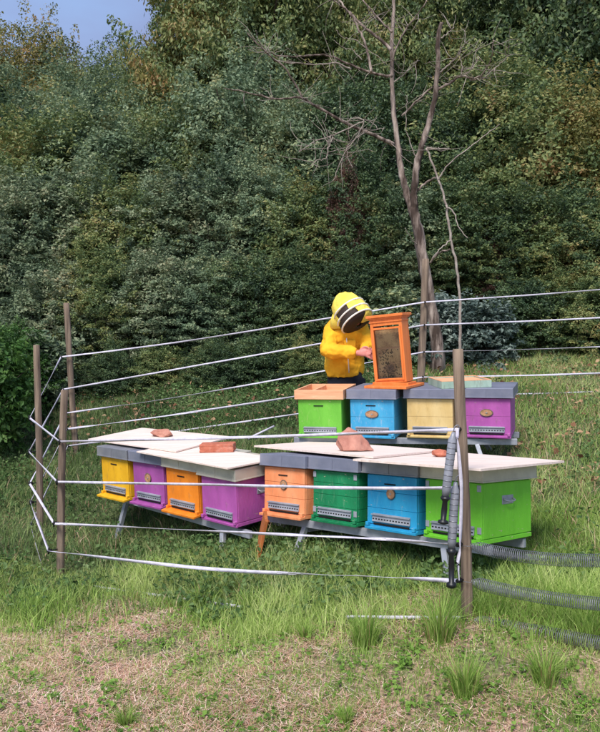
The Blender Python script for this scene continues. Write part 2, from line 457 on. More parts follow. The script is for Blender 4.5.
for rk, (ns, tx, ty) in RACK.items():
    c = sum((Vector(FIT[k][:3]) for k in ns), Vector()) / 4
    yaw = sum(FIT[k][3] for k in ns) / 4
    nrm = hrot(yaw, tx, ty) @ Vector((0, 0, 1))
    # keep the row's own fall along its length: plane through the row line and the depth axis
    a = Vector(FIT[ns[0]][:3]); b = Vector(FIT[ns[3]][:3])
    zs = [FIT[k][2] for k in ns]
    ss = [(Vector(FIT[k][:2]) - a.xy).length for k in ns]
    sl = np.polyfit(ss, zs, 1)
    along = Vector((b.x - a.x, b.y - a.y, 0)).normalized(); along.z = sl[0]; along.normalize()
    depth = hrot(yaw, tx, ty) @ Vector((0, 1, 0))
    nrm2 = along.cross(depth).normalized()
    nrm = (nrm * 0.4 + nrm2 * 0.6).normalized()
    PL[rk] = (c, nrm, along, depth, yaw)
    for k in ns:
        x, y, z, yw = FIT[k]
        z2 = c.z - (nrm.x * (x - c.x) + nrm.y * (y - c.y)) / nrm.z
        ax = (Matrix.Rotation(yw, 3, 'Z') @ Vector((1, 0, 0))); ax = (ax - nrm * ax.dot(nrm)).normalized()
        ay = nrm.cross(ax)
        POSE[k] = (Vector((x, y, z2)), Matrix((ax, ay, nrm)).transposed())
        print('hive', k, 'dz', round(z2 - z, 4))
def plane_z(rk, x, y, off):
    c, n_, *_ = PL[rk]; c = c + n_ * off
    return c.z - (n_.x * (x - c.x) + n_.y * (y - c.y)) / n_.z

def make_hive(key, paintm, lidm, label, planks=2, disc=False, slot=False, landing=0.05, strip='flat', handle=False, brackets=False, oval=1.0, h=HH, lid='zinc', numeral=None, hcap=LH, grp='painted beehives in the front row'):
    pos, rot = POSE[key]
    t = empty('beehive', pos, rot.to_euler(), label, 'beehive', grp)
    w, d = HW, HD
    core = MB().box((0, 0, h / 2 + 0.004), (w - 0.012, d - 0.012, h - 0.012)).build('body', paintm, t)
    # horizontal planks on all four walls
    z0 = 0.028
    ph = (h - z0 - 0.004) / planks
    for i in range(planks):
        zc = z0 + ph * (i + 0.5)
        for (cx, cy, sx, sy) in ((0, -d / 2 + 0.006, w, 0.016), (0, d / 2 - 0.006, w, 0.016), (w / 2 - 0.006, 0, 0.016, d - 0.022), (-w / 2 + 0.006, 0, 0.016, d - 0.022)):
            jit = random.uniform(-0.0008, 0.0008)
            o = MB().box((cx, cy + jit, zc), (sx, sy, ph - 0.0018)).build('plank', paintm, core)
            bevel(o, 0.0014, 1)
    # floor with landing board
    fl = MB().box((0, 0.0, 0.012), (w + 0.006, d + 0.004, 0.024)).build('floor_board', paintm, t); bevel(fl)
    if landing:
        lb = MB().box((0, -d / 2 - landing / 2 - 0.002, 0.006), (w + 0.012, landing, 0.016), (R(7), 0, 0)).build('landing_board', paintm, t); bevel(lb)
        for s in (-1, 1): bevel(MB().box((s * (w / 2 - 0.012), -d / 2 - 0.012, 0.028), (0.022, 0.022, 0.022)).build('cleat', paintm, t))
    # dark entrance slot
    MB().box((0, -d / 2 - 0.0035, 0.032), (w * 0.72, 0.006, 0.010)).build('entrance', M['dark'], t)
    # metal entrance guard
    gw = w * 0.76
    g = MB().box((0, -d / 2 - 0.006, 0.070), (gw, 0.008, 0.050), (R(-8), 0, 0)).build('entrance_guard', M['galv'], t); bevel(g, 0.0015, 1)
    hl = MB()
    for i in range(13):
        hl.box((-gw / 2 + gw * (i + 0.5) / 13, -d / 2 - 0.0113, 0.062), (gw / 13 * 0.55, 0.002, 0.008))
    hl.build('slot', M['dark'], g)
    MB().box((0, -d / 2 - 0.014, 0.088), (gw * 1.02, 0.010, 0.006)).build('rail', M['galv'], g)
    if slot:
        MB().box((-0.01, -d / 2 - 0.0035, h - 0.055), (0.085, 0.006, 0.008)).build('vent_slot', M['dark'], t)
    if disc:
        dz, dr = disc
        tb = MB(); tb.tube([(0, -d / 2 - 0.001, dz), (0, -d / 2 - 0.010, dz)], dr, 20)
        dd = tb.build('vent_disc', M['discwood'], t)
        rr = MB()
        ring = [(math.cos(a) * dr, -d / 2 - 0.008, dz + math.sin(a) * dr) for a in np.linspace(0, 2 * math.pi, 25)]
        rr.tube(ring, 0.004, 6, False); rr.build('rim', M['post'], dd)
        MB().tube([(0, -d / 2 - 0.010, dz), (0, -d / 2 - 0.014, dz)], 0.006, 8).build('screw', M['galv'], dd)
        if oval != 1.0: dd.scale = (oval, 1, 0.85); dd.location = (0, 0, dz * 0.15)
    if brackets:
        for sx in (-1, 1):
            for zz in (0.075, h - 0.03):
                o = MB().box((sx * (w / 2 - 0.014), -d / 2 - 0.005, zz), (0.026, 0.004, 0.036)).build('corner_bracket', M['galv'], t); bevel(o, 0.001, 1)
    if handle:
        hx = w / 2
        hd = MB()
        hd.box((hx + 0.003, 0.0, h * 0.69), (0.004, 0.11, 0.05))
        bevel(hd.build('handle', M['galv'], t), 0.002)
        hb = MB(); hb.tube(catmull([(hx + 0.004, -0.045, h * 0.71), (hx + 0.026, -0.04, h * 0.68), (hx + 0.03, 0.0, h * 0.665), (hx + 0.026, 0.04, h * 0.68), (hx + 0.004, 0.045, h * 0.71)], 4), 0.0045, 6)
        hb.build('grip', M['galv'], t)
    # roof
    if lid == 'zinc':
        L = MB()
        L.box((0, 0, h + 0.0035 + hcap / 2), (LW, LD, hcap))
        lo = L.build('roof', lidm, t); bevel(lo, 0.003, 2)
        rim = MB()
        for (cx, cy, sx, sy) in ((0, -LD / 2 - 0.001, LW + 0.004, 0.004), (0, LD / 2 + 0.001, LW + 0.004, 0.004), (LW / 2 + 0.001, 0, 0.004, LD), (-LW / 2 - 0.001, 0, 0.004, LD)):
            rim.box((cx, cy, h + 0.008), (sx, sy, 0.009))
        bevel(rim.build('folded_edge', lidm, lo), 0.001, 1)
        seam = MB().box((0.0, -LD / 2 - 0.001, h + 0.0035 + hcap / 2), (0.003, 0.004, hcap * 0.9)).build('seam', lidm, lo)
    else:   # open wooden tray with a hollow top
        tr = empty('tray', (0, 0, 0)); tr.parent = t
        bt = MB().box((0, 0, h + 0.02), (LW - 0.03, LD - 0.03, 0.012)).build('tray_floor', lidm, tr)
        for (cx, cy, sx, sy) in ((0, -LD / 2 + 0.009, LW, 0.018), (0, LD / 2 - 0.009, LW, 0.018), (LW / 2 - 0.009, 0, 0.018, LD - 0.037), (-LW / 2 + 0.009, 0, 0.018, LD - 0.037)):
            bevel(MB().box((cx, cy, h + 0.0035 + 0.0405), (sx, sy, 0.081)).build('tray_side', lidm, tr), 0.0015, 1)
        bevel(MB().box((-0.07, 0.03, h + 0.05), (0.02, LD - 0.06, 0.05)).build('divider', lidm, tr), 0.001, 1)
    return t

FRG = 'painted beehives in the front rows'
BKG = 'painted beehives in the back row'
make_hive('H1', M['yellow'], M['zinc'], 'bright yellow beehive at the far left end of the front row, under the pale board', 1, slot=True, landing=0.06, grp=FRG)
make_hive('H2', M['purple'], M['zincblue'], 'purple front beehive with round wooden disc, between the yellow and the orange hive', 1, disc=(0.215, 0.036), landing=0.05, grp=FRG)
make_hive('H3', M['orange'], M['zincwarm'], 'bright orange beehive squeezed between the two purple hives of the front row', 1, slot=True, landing=0.06, grp=FRG)
make_hive('H4', M['magenta'], M['zincwarm'], 'purple beehive with bare side wall showing, just left of the salmon hive', 1, landing=0.012, handle=True, h=HH - 0.012, grp=FRG)
make_hive('H5', M['salmon'], M['zincblue'], 'salmon orange beehive with a round disc, left neighbour of the dark green hive', 3, disc=(0.215, 0.030), slot=True, landing=0.045, grp=FRG)
make_hive('H6', M['green'], M['zincblue'], 'dark green planked beehive between the salmon and the blue front hives', 4, landing=0.02, brackets=True, grp=FRG)
make_hive('H7', M['blue'], M['zinc'], 'blue front beehive with a round wooden disc, beside the lime hive', 3, disc=(0.222, 0.030), slot=True, landing=0.02, grp=FRG)
make_hive('H8', M['lime'], M['zincwarm'], 'lime green beehive with metal side handle behind the tall wooden post', 1, landing=0.014, handle=True, brackets=True, grp=FRG)
make_hive('B1', M['lime2'], M['pinkwood'], 'green back row beehive topped with an open pinkish wooden tray', 1, slot=True, landing=0.012, lid='tray', grp=BKG)
make_hive('B2', M['bluepale'], M['zincblue'], 'scuffed light blue back row beehive in front of the beekeeper', 2, disc=(0.205, 0.036), oval=1.5, slot=True, landing=0.012, grp=BKG)
make_hive('B3', M['cream'], M['zincblue'], 'cream yellow beehive in the back row, right of the orange display case', 2, landing=0.012, grp=BKG)
make_hive('B4', M['magenta'], M['zincblue'], 'magenta purple back row beehive with oval vent, last on the right', 2, disc=(0.21, 0.034), oval=1.45, landing=0.012, grp=BKG)

# ---- steel racks
def rack(rk, feet, label, s0, s1):
    c, n_, al, dp, yaw = PL[rk]
    t = empty('hive_rack', (c.x, c.y, tzs(c.x, c.y)), None, label, 'rack', 'galvanised hive racks')
    inv = Vector(t.location)
    rails = []
    for dd in (-0.19, 0.16):
        a = c + al * s0 + dp * dd - n_ * 0.036; b = c + al * s1 + dp * dd - n_ * 0.036
        # keep the rail on the plane below the hives
        m = MB().bar(a - inv, b - inv, 0.03, 0.052, n_)
        bevel(m.build('beam', M['galv'], t), 0.002, 1)
    L = s1 - s0
    for q in feet:
        for dd, sp in ((-0.19, -0.09), (0.16, 0.09)):
            a = c + al * q + dp * dd - n_ * 0.062
            gxy = a + al * (0.10 if q > 0 else -0.03) + dp * sp
            g = Vector((gxy.x, gxy.y, tzs(gxy.x, gxy.y) - 0.04))
            o = MB().bar(a - inv, g - inv, 0.035, 0.035, al).build('leg', M['galv'], t); bevel(o, 0.002, 1)
        a = c + al * q + dp * -0.17 - n_ * 0.080; b = c + al * q + dp * 0.14 - n_ * 0.080
        MB().bar(a - inv, b - inv, 0.025, 0.03, n_).build('crossbar', M['galv'], t)
    return t
rack('left', (-0.62, 0.62), 'low galvanised steel rack sloping under the four left front hives', -0.88, 0.92)
rack('right', (-0.52, 0.56), 'galvanised steel rack under the salmon, dark green, blue and lime hives', -0.88, 0.86)
rack('back', (-0.5, 0.62), 'level galvanised steel rack carrying the four back row hives', -0.95, 0.95)

# ---- covering boards (each a loose sheet lying on the hive roofs)
def sheet(rk, pts, off, th, label, name='cover_board', sag=0.0):
    c, n_, *_ = PL[rk]
    base = [Vector((x, y, plane_z(rk, x, y, HH + LH + 0.0035 + off))) for x, y in pts]
    o0 = base[0].copy()
    N = 10
    m = MB(); vs = []
    A, B, C_, D_ = base
    # local z up, draw the sheet as a fine grid so that it can bow slightly
    for lay in (0, 1):
        for j in range(N + 1):
            for i in range(N + 1):
                s, t_ = i / N, j / N
                p = (A * (1 - s) + B * s) * (1 - t_) + (D_ * (1 - s) + C_ * s) * t_
                p = p + n_ * (th * lay + sag * (abs(2 * s - 1) ** 2.2) * (1 - 0.6 * t_))
                vs.append(p - o0)
    K = (N + 1) ** 2; fs = []
    for j in range(N):
        for i in range(N):
            a = j * (N + 1) + i
            fs.append((a, a + N + 1, a + N + 2, a + 1)); fs.append((K + a, K + a + 1, K + a + N + 2, K + a + N + 1))
    for i in range(N):
        fs.append((i, i + 1, K + i + 1, K + i)); b = N * (N + 1)
        fs.append((b + i + 1, b + i, K + b + i, K + b + i + 1))
        a = i * (N + 1); fs.append((a + N + 1, a, K + a, K + a + N + 1))
        a = i * (N + 1) + N; fs.append((a, a + N + 1, K + a + N + 1, K + a))
    m.add(vs, fs)
    o = m.build(name, M['board'])
    o.location = o0
    return tag(o, label, 'board', 'pale boards covering the front hives')
sheet('left', [(-1.284, 5.891), (-.489, 5.059), (-.16, 5.36), (-.96, 6.24)], 0.006, 0.010, 'pale plywood board with the whole brick on it, lower one of the left pair', 'cover_board')
sheet('left', [(-1.856, 6.568), (-.949, 5.743), (-.58, 6.394), (-1.51, 7.169)], 0.020, 0.010, 'leftmost pale plywood board, with the rough pink stone lying on it', 'cover_board')
sheet('right', [(.318, 4.503), (.916, 3.800), (1.586, 4.500), (1.05, 5.45)], 0.003, 0.012, 'rightmost pale board jutting out past the lime hive', 'cover_board')
sheet('right', [(-.355, 5.79), (.44, 4.50), (1.02, 5.35), (.165, 6.75)], 0.018, 0.012, 'pale board over the salmon and green hives, with the big pointed stone on it', 'cover_board')

# ---- weights on the boards
def rock(name, u, v, D, size, mat, label, cat, seed, rz=0, kind='stone', rk='right', off=0.03):
    bm = bmesh.new()
    if kind == 'stone' and size[2] > 0.15:
        hull = [(-.5, -.1, -.28), (-.42, .25, -.3), (-.3, -.42, -.3), (.32, -.45, -.3), (.42, .3, -.3), (.1, .45, -.3), (-.2, -.3, .12), (-.12, .2, .2), (.16, -.12, .5), (.22, .14, .46), (.44, -.2, .22), (.5, .1, .1), (.46, -.3, -.1)]
        for h_ in hull: bm.verts.new(h_)
        bmesh.ops.convex_hull(bm, input=bm.verts[:])
        bmesh.ops.triangulate(bm, faces=bm.faces[:])
        for _ in range(3): bmesh.ops.subdivide_edges(bm, edges=bm.edges[:], cuts=1, use_grid_fill=True)
        bmesh.ops.smooth_vert(bm, verts=bm.verts[:], factor=0.5, use_axis_x=True, use_axis_y=True, use_axis_z=True)
    elif kind == 'brick':
        bmesh.ops.create_cube(bm, size=1)
        bmesh.ops.subdivide_edges(bm, edges=bm.edges[:], cuts=5, use_grid_fill=True)
    else:
        bmesh.ops.create_icosphere(bm, subdivisions=4, radius=0.5)
    rr = random.Random(seed)
    peak = size[2] > 0.15
    if kind == 'stone' and not peak:
        planes = []
        for i in range(15):
            n_ = Vector((rr.gauss(0, 1), rr.gauss(0, 1), rr.gauss(0, 0.8))).normalized()
            planes.append((n_, rr.uniform(0.27, 0.42)))
        planes.append((Vector((0, 0, -1)), 0.3))
        for ve in bm.verts:
            for n_, dd in planes:
                q = ve.co.dot(n_)
                if q > dd: ve.co -= n_ * (q - dd)
    for ve in bm.verts:
        k = 0.035 if kind == 'brick' else 0.05
        ve.co += Vector((noise.noise(ve.co * 4 + Vector((seed, 0, 0))), noise.noise(ve.co * 4 + Vector((0, seed, 0))), noise.noise(ve.co * 4 + Vector((0, 0, seed))))) * k
        ve.co = Vector((ve.co.x * size[0], ve.co.y * size[1], ve.co.z * size[2]))
    zmin = min(ve.co.z for ve in bm.verts)
    for ve in bm.verts: ve.co.z -= zmin
    me = bpy.data.meshes.new(name); bm.to_mesh(me); bm.free()
    o = link(name, me, mat)
    p = P(u, v, D)
    p.z = plane_z(rk, p.x, p.y, HH + LH + 0.0035 + off)
    o.location = p
    o.rotation_euler = (PL[rk][1].to_track_quat('Z', 'Y').to_matrix() @ Matrix.Rotation(rz, 3, 'Z')).to_euler()
    if kind == 'brick': bevel(o, 0.006, 2)
    return tag(o, label, cat)
rock('stone', 163, 438, 6.55, (0.26, 0.17, 0.085), M['stone'], 'rough flat pink stone lying on the leftmost pale board', 'stone', 3, R(8), rk='left', off=0.030)
rock('brick', 218, 449, 5.75, (0.26, 0.125, 0.062), M['brick'], 'red brick weighing down the pale board above the near purple hive', 'brick', 5, R(28), 'brick', 'left', 0.016)
rock('stone', 356, 451, 5.10, (0.27, 0.19, 0.20), M['stone'], 'big pointed pink stone standing on the board over the green hive', 'stone', 11, R(25), rk='right', off=0.030)
rock('stone', 440, 456, 4.78, (0.13, 0.09, 0.06), M['brick'], 'small reddish stone on the rightmost pale board, just left of the post', 'stone', 17, R(10), rk='right', off=0.015)

# ---- orange board leaning at the end of the right rack
t = empty('leaning_board', (0, 0, 0), None, 'thin orange wooden flap standing under the left corner of the salmon hive', 'board')
q0 = P(266, 516, 4.98); q1 = P(256.5, 556, 5.02); q1.z = tzs(q1.x, q1.y)
t.location = q1
mm = MB().bar(Vector((0, 0, -0.01)), q0 - q1, 0.022, 0.20, Vector((-0.12, 1, 0)))
bevel(mm.build('panel', M['propwood'], t), 0.002, 1)
MB().bar(Vector((0.0, 0.0, 0.1)) + Vector((0.02, 0.06, 0)), (q0 - q1) * 0.85 + Vector((0.02, 0.06, 0)), 0.02, 0.03, Vector((-0.12, 1, 0))).build('batten', M['propwood'], t)

# ---- flat feeder box on the back roofs
rb = PL['back']
def on_back(u, v, D, off=0.0):
    p = P(u, v, D); p.z = plane_z('back', p.x, p.y, HH + LH + 0.0035 + off); return p
p = on_back(459, 381, 6.50, 0.001)
fm = Matrix.Rotation(R(0), 3, 'Z')
ax = Vector((1, 0.10, 0)); nb = rb[1]; ax = (ax - nb * ax.dot(nb)).normalized(); ay = nb.cross(ax)
t = empty('feeder_box', p, Matrix((ax, ay, nb)).transposed().to_euler(), 'flat tray box with pale green sides and bare wooden inside, lying on the back roofs', 'box')
for (cx, cy, sx, sy) in ((0, -0.205, 0.43, 0.018), (0, 0.205, 0.43, 0.018), (0.206, 0, 0.018, 0.391), (-0.206, 0, 0.018, 0.391)):
    bevel(MB().box((cx, cy, 0.030), (sx, sy, 0.060)).build('side', M['mint'], t), 0.0015, 1)
    bevel(MB().box((cx, cy, 0.0625), (sx, sy, 0.005)).build('bare_edge', M['pinkwood'], t), 0.001, 1)
bevel(MB().box((0, 0, 0.046), (0.394, 0.394, 0.010)).build('top', M['pinkwood'], t), 0.0015, 1)

# ---- orange display hive with a pane of glass
p = on_back(394.5, 381, 6.55, 0.001)
ax = Matrix.Rotation(R(-33), 3, 'Z') @ Vector((1, 0, 0)); ax = (ax - nb * ax.dot(nb)).normalized(); ay = nb.cross(ax)
Mo = Matrix((ax, ay, nb)).transposed() @ Matrix.Rotation(R(-0.8), 3, 'Y')
t = empty('observation_hive', p, Mo.to_euler(), 'orange wooden display case with a glass pane showing bees, standing on the back hives', 'display hive')
ow = M['orangewood']
bevel(MB().box((0, 0, 0.012), (0.40, 0.38, 0.024)).build('base', ow, t), 0.004)
bevel(MB().box((0, 0, 0.034), (0.340, 0.17, 0.024)).build('plinth', ow, t), 0.003)
Wf, Hf, Df = 0.305, 0.555, 0.135
body = empty('case', (0, 0, 0.0)); body.parent = t; body.rotation_euler = (0, R(-3.5), 0)
obt = t; t = body
for s, nm in ((-1, 'stile'), (1, 'stile')):
    bevel(MB().box((s * (Wf / 2 - 0.014), 0, 0.044 + Hf / 2), (0.028, Df, Hf)).build('stile', ow, t), 0.002)
bevel(MB().box((0, 0, 0.044 + 0.016), (Wf - 0.056, Df, 0.032)).build('bottom_rail', ow, t), 0.002)
bevel(MB().box((0, 0, 0.044 + Hf - 0.03), (Wf - 0.056, Df, 0.06)).build('top_rail', ow, t), 0.002)
bevel(MB().box((0, 0, 0.044 + Hf - 0.026), (Wf + 0.012, Df + 0.016, 0.012)).build('moulding', ow, t), 0.003)
bevel(MB().box((0, 0, 0.044 + Hf + 0.006), (Wf + 0.024, Df + 0.03, 0.014)).build('moulding', ow, t), 0.003)
bevel(MB().box((0, 0, 0.044 + Hf + 0.024), (Wf + 0.05, Df + 0.055, 0.024)).build('cap', ow, t), 0.004)
ph_, pw_ = 0.435, Wf - 0.056
for s in (-1, 1):   # slim inner frame holding the glass, on both faces
    y = s * (Df / 2 + 0.002); zc = 0.044 + 0.032 + ph_ / 2
    for sx in (-1, 1):
        bevel(MB().box((sx * (pw_ / 2 + 0.004), y, zc), (0.018, 0.012, ph_ + 0.03)).build('glass_bead', ow, t), 0.002, 1)
        bevel(MB().box((0, y, zc + sx * (ph_ / 2 + 0.004)), (pw_ - 0.011, 0.012, 0.018)).build('glass_bead', ow, t), 0.002, 1)
    MB().box((0, s * (Df / 2 - 0.006), zc), (pw_, 0.003, ph_)).build('pane', M['glass'], t)
MB().box((0, 0, 0.044 + 0.248), (Wf - 0.060, 0.07, 0.42)).build('comb', M['comb'], t)
bevel(MB().box((0, 0, 0.044 + 0.30), (Wf - 0.058, 0.076, 0.014)).build('comb_bar', M['pinkwood'], t), 0.002, 1)
bees = MB()
for i in range(240):
    bx = random.gauss(-0.02, 0.05); bz = 0.09 + random.random() ** 1.5 * 0.24
    if abs(bx) > 0.12: continue
    a = random.uniform(0, 6.28); s = random.choice((-1, 1))
    bees.box((bx, s * 0.0375, bz), (0.013, 0.006, 0.005), (0, a, 0))
bo = bees.build('bees', surf('bee_brown', '#5a3a20', '#2a1a12', rough=0.6, scale=80, bump=0), t); bo['kind'] = 'stuff'

# ------------------------------------------------------------------ fence
tapes = {}
def post(name, u, vtop, vbase, D, r_px, label, lean=(0, 0), n=12, square=False, below=0.25, zbase=None):
    top = P(u[0], vtop, D); base = P(u[1], vbase, D)
    gz = tzs(base.x, base.y)
    k = (gz - top.z) / (base.z - top.z)
    base = top + (base - top) * k
    t = empty(name, base, None, label, 'fence post', 'wooden fence posts')
    r = r_px / F * D
    pts = []; rad = []
    K = 12
    for i in range(K + 1):
        s = i / K
        q = (base - base) * 0 + (top - base) * s + Vector((math.sin(s * 5 + u[0]) * 0.004, math.cos(s * 4) * 0.004, 0))
        if i == 0: q = q - (top - base).normalized() * below
        pts.append(q); rad.append(r * (1.06 - 0.10 * s))
    m = MB(); m.tube(pts, rad, n, True, 0.035)
    o = m.build('shaft', M['post'], t); bevel(o, 0.003, 1)
    # sawn top with a slight chamfer
    return t, base, top
pn, pn_b, pn_t = post('fence_post', (458.5, 467.5), 349, 615, 3.70, 5.6, 'tall weathered near post with springs and grips hanging on it')
p2, p2_b, p2_t = post('fence_post', (64.5, 59.5), 390, 576, 5.35, 3.7, 'left front fence post, the one whose five tapes cross before the hives')
p3, p3_b, p3_t = post('fence_post', (37, 40), 345, 527, 6.00, 3.3, 'leftmost fence post, with long black tape holders beside the leafy bush')
p4, p4_b, p4_t = post('fence_post', (66, 76), 303, 455, 7.80, 3.0, 'thin leaning fence post at the far left corner, against the shrubs')
p5, p5_b, p5_t = post('fence_post', (425.5, 421), 259, 380, 8.20, 3.8, 'slim brown fence post standing before the dead tree, behind the hives')
p6, p6_b, p6_t = post('fence_post', (668, 668), 270, 420, 8.40, 3.6, 'fence post at the far right corner of the apiary')
p7, p7_b, p7_t = post('fence_post', (700, 700), 430, 700, 3.20, 5.0, 'near right gate post that the springs hook onto')

def ribbon(m, pts, w=0.019, th=0.0016, twist=None):
    pts = [Vector(p) for p in pts]
    vs = []
    for i, p in enumerate(pts):
        d = (pts[min(i + 1, len(pts) - 1)] - pts[max(i - 1, 0)]).normalized()
        side = Vector((0, 0, 1)) - d * d.z; side.normalize(); nrm = d.cross(side)
        a = twist(i) if twist else 0
        s2 = side * math.cos(a) + nrm * math.sin(a); n2 = d.cross(s2)
        for sx, sy in ((-1, -1), (1, -1), (1, 1), (-1, 1)):
            vs.append(p + s2 * sx * w / 2 + n2 * sy * th / 2)
    fs = []
    for i in range(len(pts) - 1):
        for k in range(4):
            a = i * 4 + k; b = i * 4 + (k + 1) % 4
            fs.append((a, b, b + 4, a + 4))
    m.add(vs, fs, True)

front = [[(458, 429.5), (345, 434), (200, 438.5), (59.6, 441.7)],
         [(458, 488), (350, 488), (200, 484.5), (57, 482)],
         [(458, 545), (380, 539), (250, 533), (54, 523.6)],
         [(458, 581), (380, 577), (210, 569), (48.7, 551)],
         [(462, 618), (352, 617), (290, 616), (45.8, 580)]]
p3ins = [(29.6, 418), (28.9, 452), (29.6, 483.5), (30.5, 502.5), (30.5, 525)]
p4ins = [(61, 357), (63, 389.5), (66, 413), (67, 429), (68, 446)]
p5ins = [(425, 302), (424.5, 325), (424, 352), (423, 377), (422, 396)]
midback = [(200, 339), (200, 365), (200, 393.5), (200, 411), (200, 428)]
farr = [(668, 284), (668, 314), (668, 344), (668, 371), (668, 389)]
ordn = ['topmost', 'second highest', 'middle', 'second lowest', 'lowest']
for i in range(5):
    pts = []
    f = front[i]
    Ds = [3.66, 4.03, 4.62, 5.28]
    a = [P(u, v, D) for (u, v), D in zip(f, Ds)]
    # exact straight plan from the near post to the second post
    for k in (1, 2):
        # parameter along the chord so that the tape stays in one vertical plane
        x0, y0 = a[0].x, a[0].y; x1, y1 = a[3].x, a[3].y
        s_ = (f[k][0] - 300) / F
        tt = (s_ * y0 - x0) / ((x1 - x0) - s_ * (y1 - y0))
        D = y0 + tt * (y1 - y0)
        a[k] = P(f[k][0], f[k][1], D)
    if i == 4:
        # this one is slack and lies in the grass
        
        # lies on the ground between the post and the tall grass
        for k, (u_, v_) in ((1, (352, 617)), (2, (318, 617))):
            Dg = 3.4
            while Dg < 6 and (366 - v_) / F * Dg > tzs((u_ - 300) / F * Dg, Dg) + (0.045 if k == 1 else 0.0): Dg += 0.01
            a[k] = P(u_, v_, Dg)
    seg1 = catmull(a, 14)
    q3 = P(*p3ins[i], 5.95)
    q4 = P(*p4ins[i], 7.72)
    q5 = P(*p5ins[i], 8.12)
    sm = (midback[i][0] - 300) / F
    tt = (sm * q4.y - q4.x) / ((q5.x - q4.x) - sm * (q5.y - q4.y)); Dm = q4.y + tt * (q5.y - q4.y)
    qm = P(*midback[i], Dm)
    q6 = P(*farr[i], 8.33)
    dmp = (q5 + q6) / 2 - Vector((0, 0, 0.01))
    s2 = [seg1[-1] + (q3 - seg1[-1]) * (k / 8) for k in range(1, 9)]
    s3 = [q3 + (q4 - q3) * (k / 12) for k in range(1, 13)]
    s4 = catmull([q4, qm, q5], 16)[1:]
    s5 = catmull([q5, dmp, q6], 10)[1:]
    path = seg1 + s2 + s3 + s4 + s5
    rr = random.Random(i + 40)
    ph = [rr.uniform(-0.5, 0.5) for _ in range(4)]
    tw = [0.5, 0.2, 1.2, 0.9, 0.3][i]
    m = MB()
    ribbon(m, path, 0.0165 if i != 3 else 0.021, 0.0016, lambda k: ph[0] + tw * math.sin(k * 0.23 + ph[1] * 6) + 0.25 * math.sin(k * 0.9))
    o = m.build('fence_tape', M['tape'])
    tag(o, f'white electric fence tape, the {ordn[i]} of the five strung from post to post', 'fence tape', 'white electric tapes')
    # holders belong to their posts
    for (pt, q, uu) in ((pn, a[0], pn_b), (p2, a[3], p2_b), (p3, q3, p3_b), (p4, q4, p4_b), (p5, q5, p5_b), (p6, q6, p6_b)):
        base = Vector(pt.location)
        top_ = {id(pn): pn_t, id(p2): p2_t, id(p3): p3_t, id(p4): p4_t, id(p5): p5_t, id(p6): p6_t}[id(pt)]
        s_ = (q.z - base.z) / (top_.z - base.z)
        axp = base + (top_ - base) * s_
        mi = MB()
        mi.tube([axp - base, q - base], 0.004, 6)
        d = (q - axp); d = d.normalized() if d.length > 1e-4 else Vector((0, -1, 0))
        mi.tube([q - base - d * 0.022, q - base + d * 0.008], [0.013, 0.010], 8)
        if pt in (p3, p4, p2): mi.tube([q - base + Vector((0, -0.004, -0.022)), q - base + Vector((0, -0.004, 0.022))], 0.006, 6)
        mi.build('insulator', M['black'], pt)

# ---- springs of the gate
def spring(a, b, sag, r, turns, label):
    a, b = Vector(a), Vector(b)
    n = turns * 9
    pts = []
    d = (b - a).normalized(); x = d.cross(Vector((0, 0, 1))).normalized(); y = x.cross(d)
    for i in range(n + 1):
        s = i / n
        c = a + (b - a) * s - Vector((0, 0, sag * 4 * s * (1 - s)))
        rr = r * min(1, 0.35 + s * 14, 0.35 + (1 - s) * 14)
        an = 2 * math.pi * turns * s
        pts.append(c + (x * math.cos(an) + y * math.sin(an)) * rr - a)
    m = MB(); m.tube([Vector((-0.03, 0, 0.0)) - d * 0.02] + pts, 0.0015, 4)
    o = m.build('gate_spring', M['spring']); o.location = a
    return tag(o, label, 'spring', 'coil springs of the electric gate')
e = lambda v: P(699, v, 3.15)
spring(P(471, 546, 3.66), e(549), 0.06, 0.030, 110, 'steel coil gate spring stretched off the near post, uppermost of three, below the lime hive')
spring(P(472, 582, 3.66), e(606), 0.04, 0.031, 110, 'steel coil gate spring between the upper one and the one in the grass')
q = e(664)
spring(P(472, 621, 3.66), q, -0.008, 0.032, 110, 'lowest steel coil gate spring, running through the grass')

# ---- gate grips hanging on the near post
def grip(u0, v0, u1, v1, u2, v2, D, label):
    a, b, c = P(u0, v0, D), P(u1, v1, D), P(u2, v2, D)
    t = empty('gate_grip', a, None, label, 'gate handle', 'gate handles hanging on the near post')
    m = MB(); m.tube([Vector((0, 0, 0)), (b - a) * 0.06, (b - a) * 0.12, (b - a) * 0.9, (b - a)], [0.008, 0.012, 0.021, 0.021, 0.017], 12)
    m.build('sleeve', surf('grey_translucent_sleeve', '#8e909a', '#6d7078', '#b1b3b8', rough=0.3, scale=8, bump=0.1), t)
    rg = MB()
    for k in range(9):
        s = 0.16 + k * 0.085
        rg.tube([(b - a) * s, (b - a) * (s + 0.012)], 0.0222, 12)
    rg.build('rib', M['spring'], t)
    m = MB(); L = c - b
    m.tube([b - a, b - a + L * 0.08, b - a + L * 0.09, b - a + L * 0.2, b - a + L * 0.5, b - a + L * 0.85, b - a + L * 0.88, b - a + L * 0.97, c - a], [0.018, 0.024, 0.024, 0.012, 0.0145, 0.013, 0.024, 0.026, 0.014], 12)
    m.build('handle', M['black'], t)
    hk = MB(); hk.tube(catmull([Vector((0, 0, 0)), Vector((0.006, 0, 0.025)), Vector((0.022, 0.0, 0.032)), Vector((0.03, 0.005, 0.012))], 4), 0.0028, 6)
    hk.build('hook', M['spring'], t)
grip(453.5, 432, 445.5, 496, 443, 524, 3.58, 'grey ribbed gate grip with black handle, the upper of two hanging left of the post')
grip(455.5, 482, 451.5, 548, 451.5, 588, 3.62, 'longer grey gate grip with black handle, the lower one close against the post')
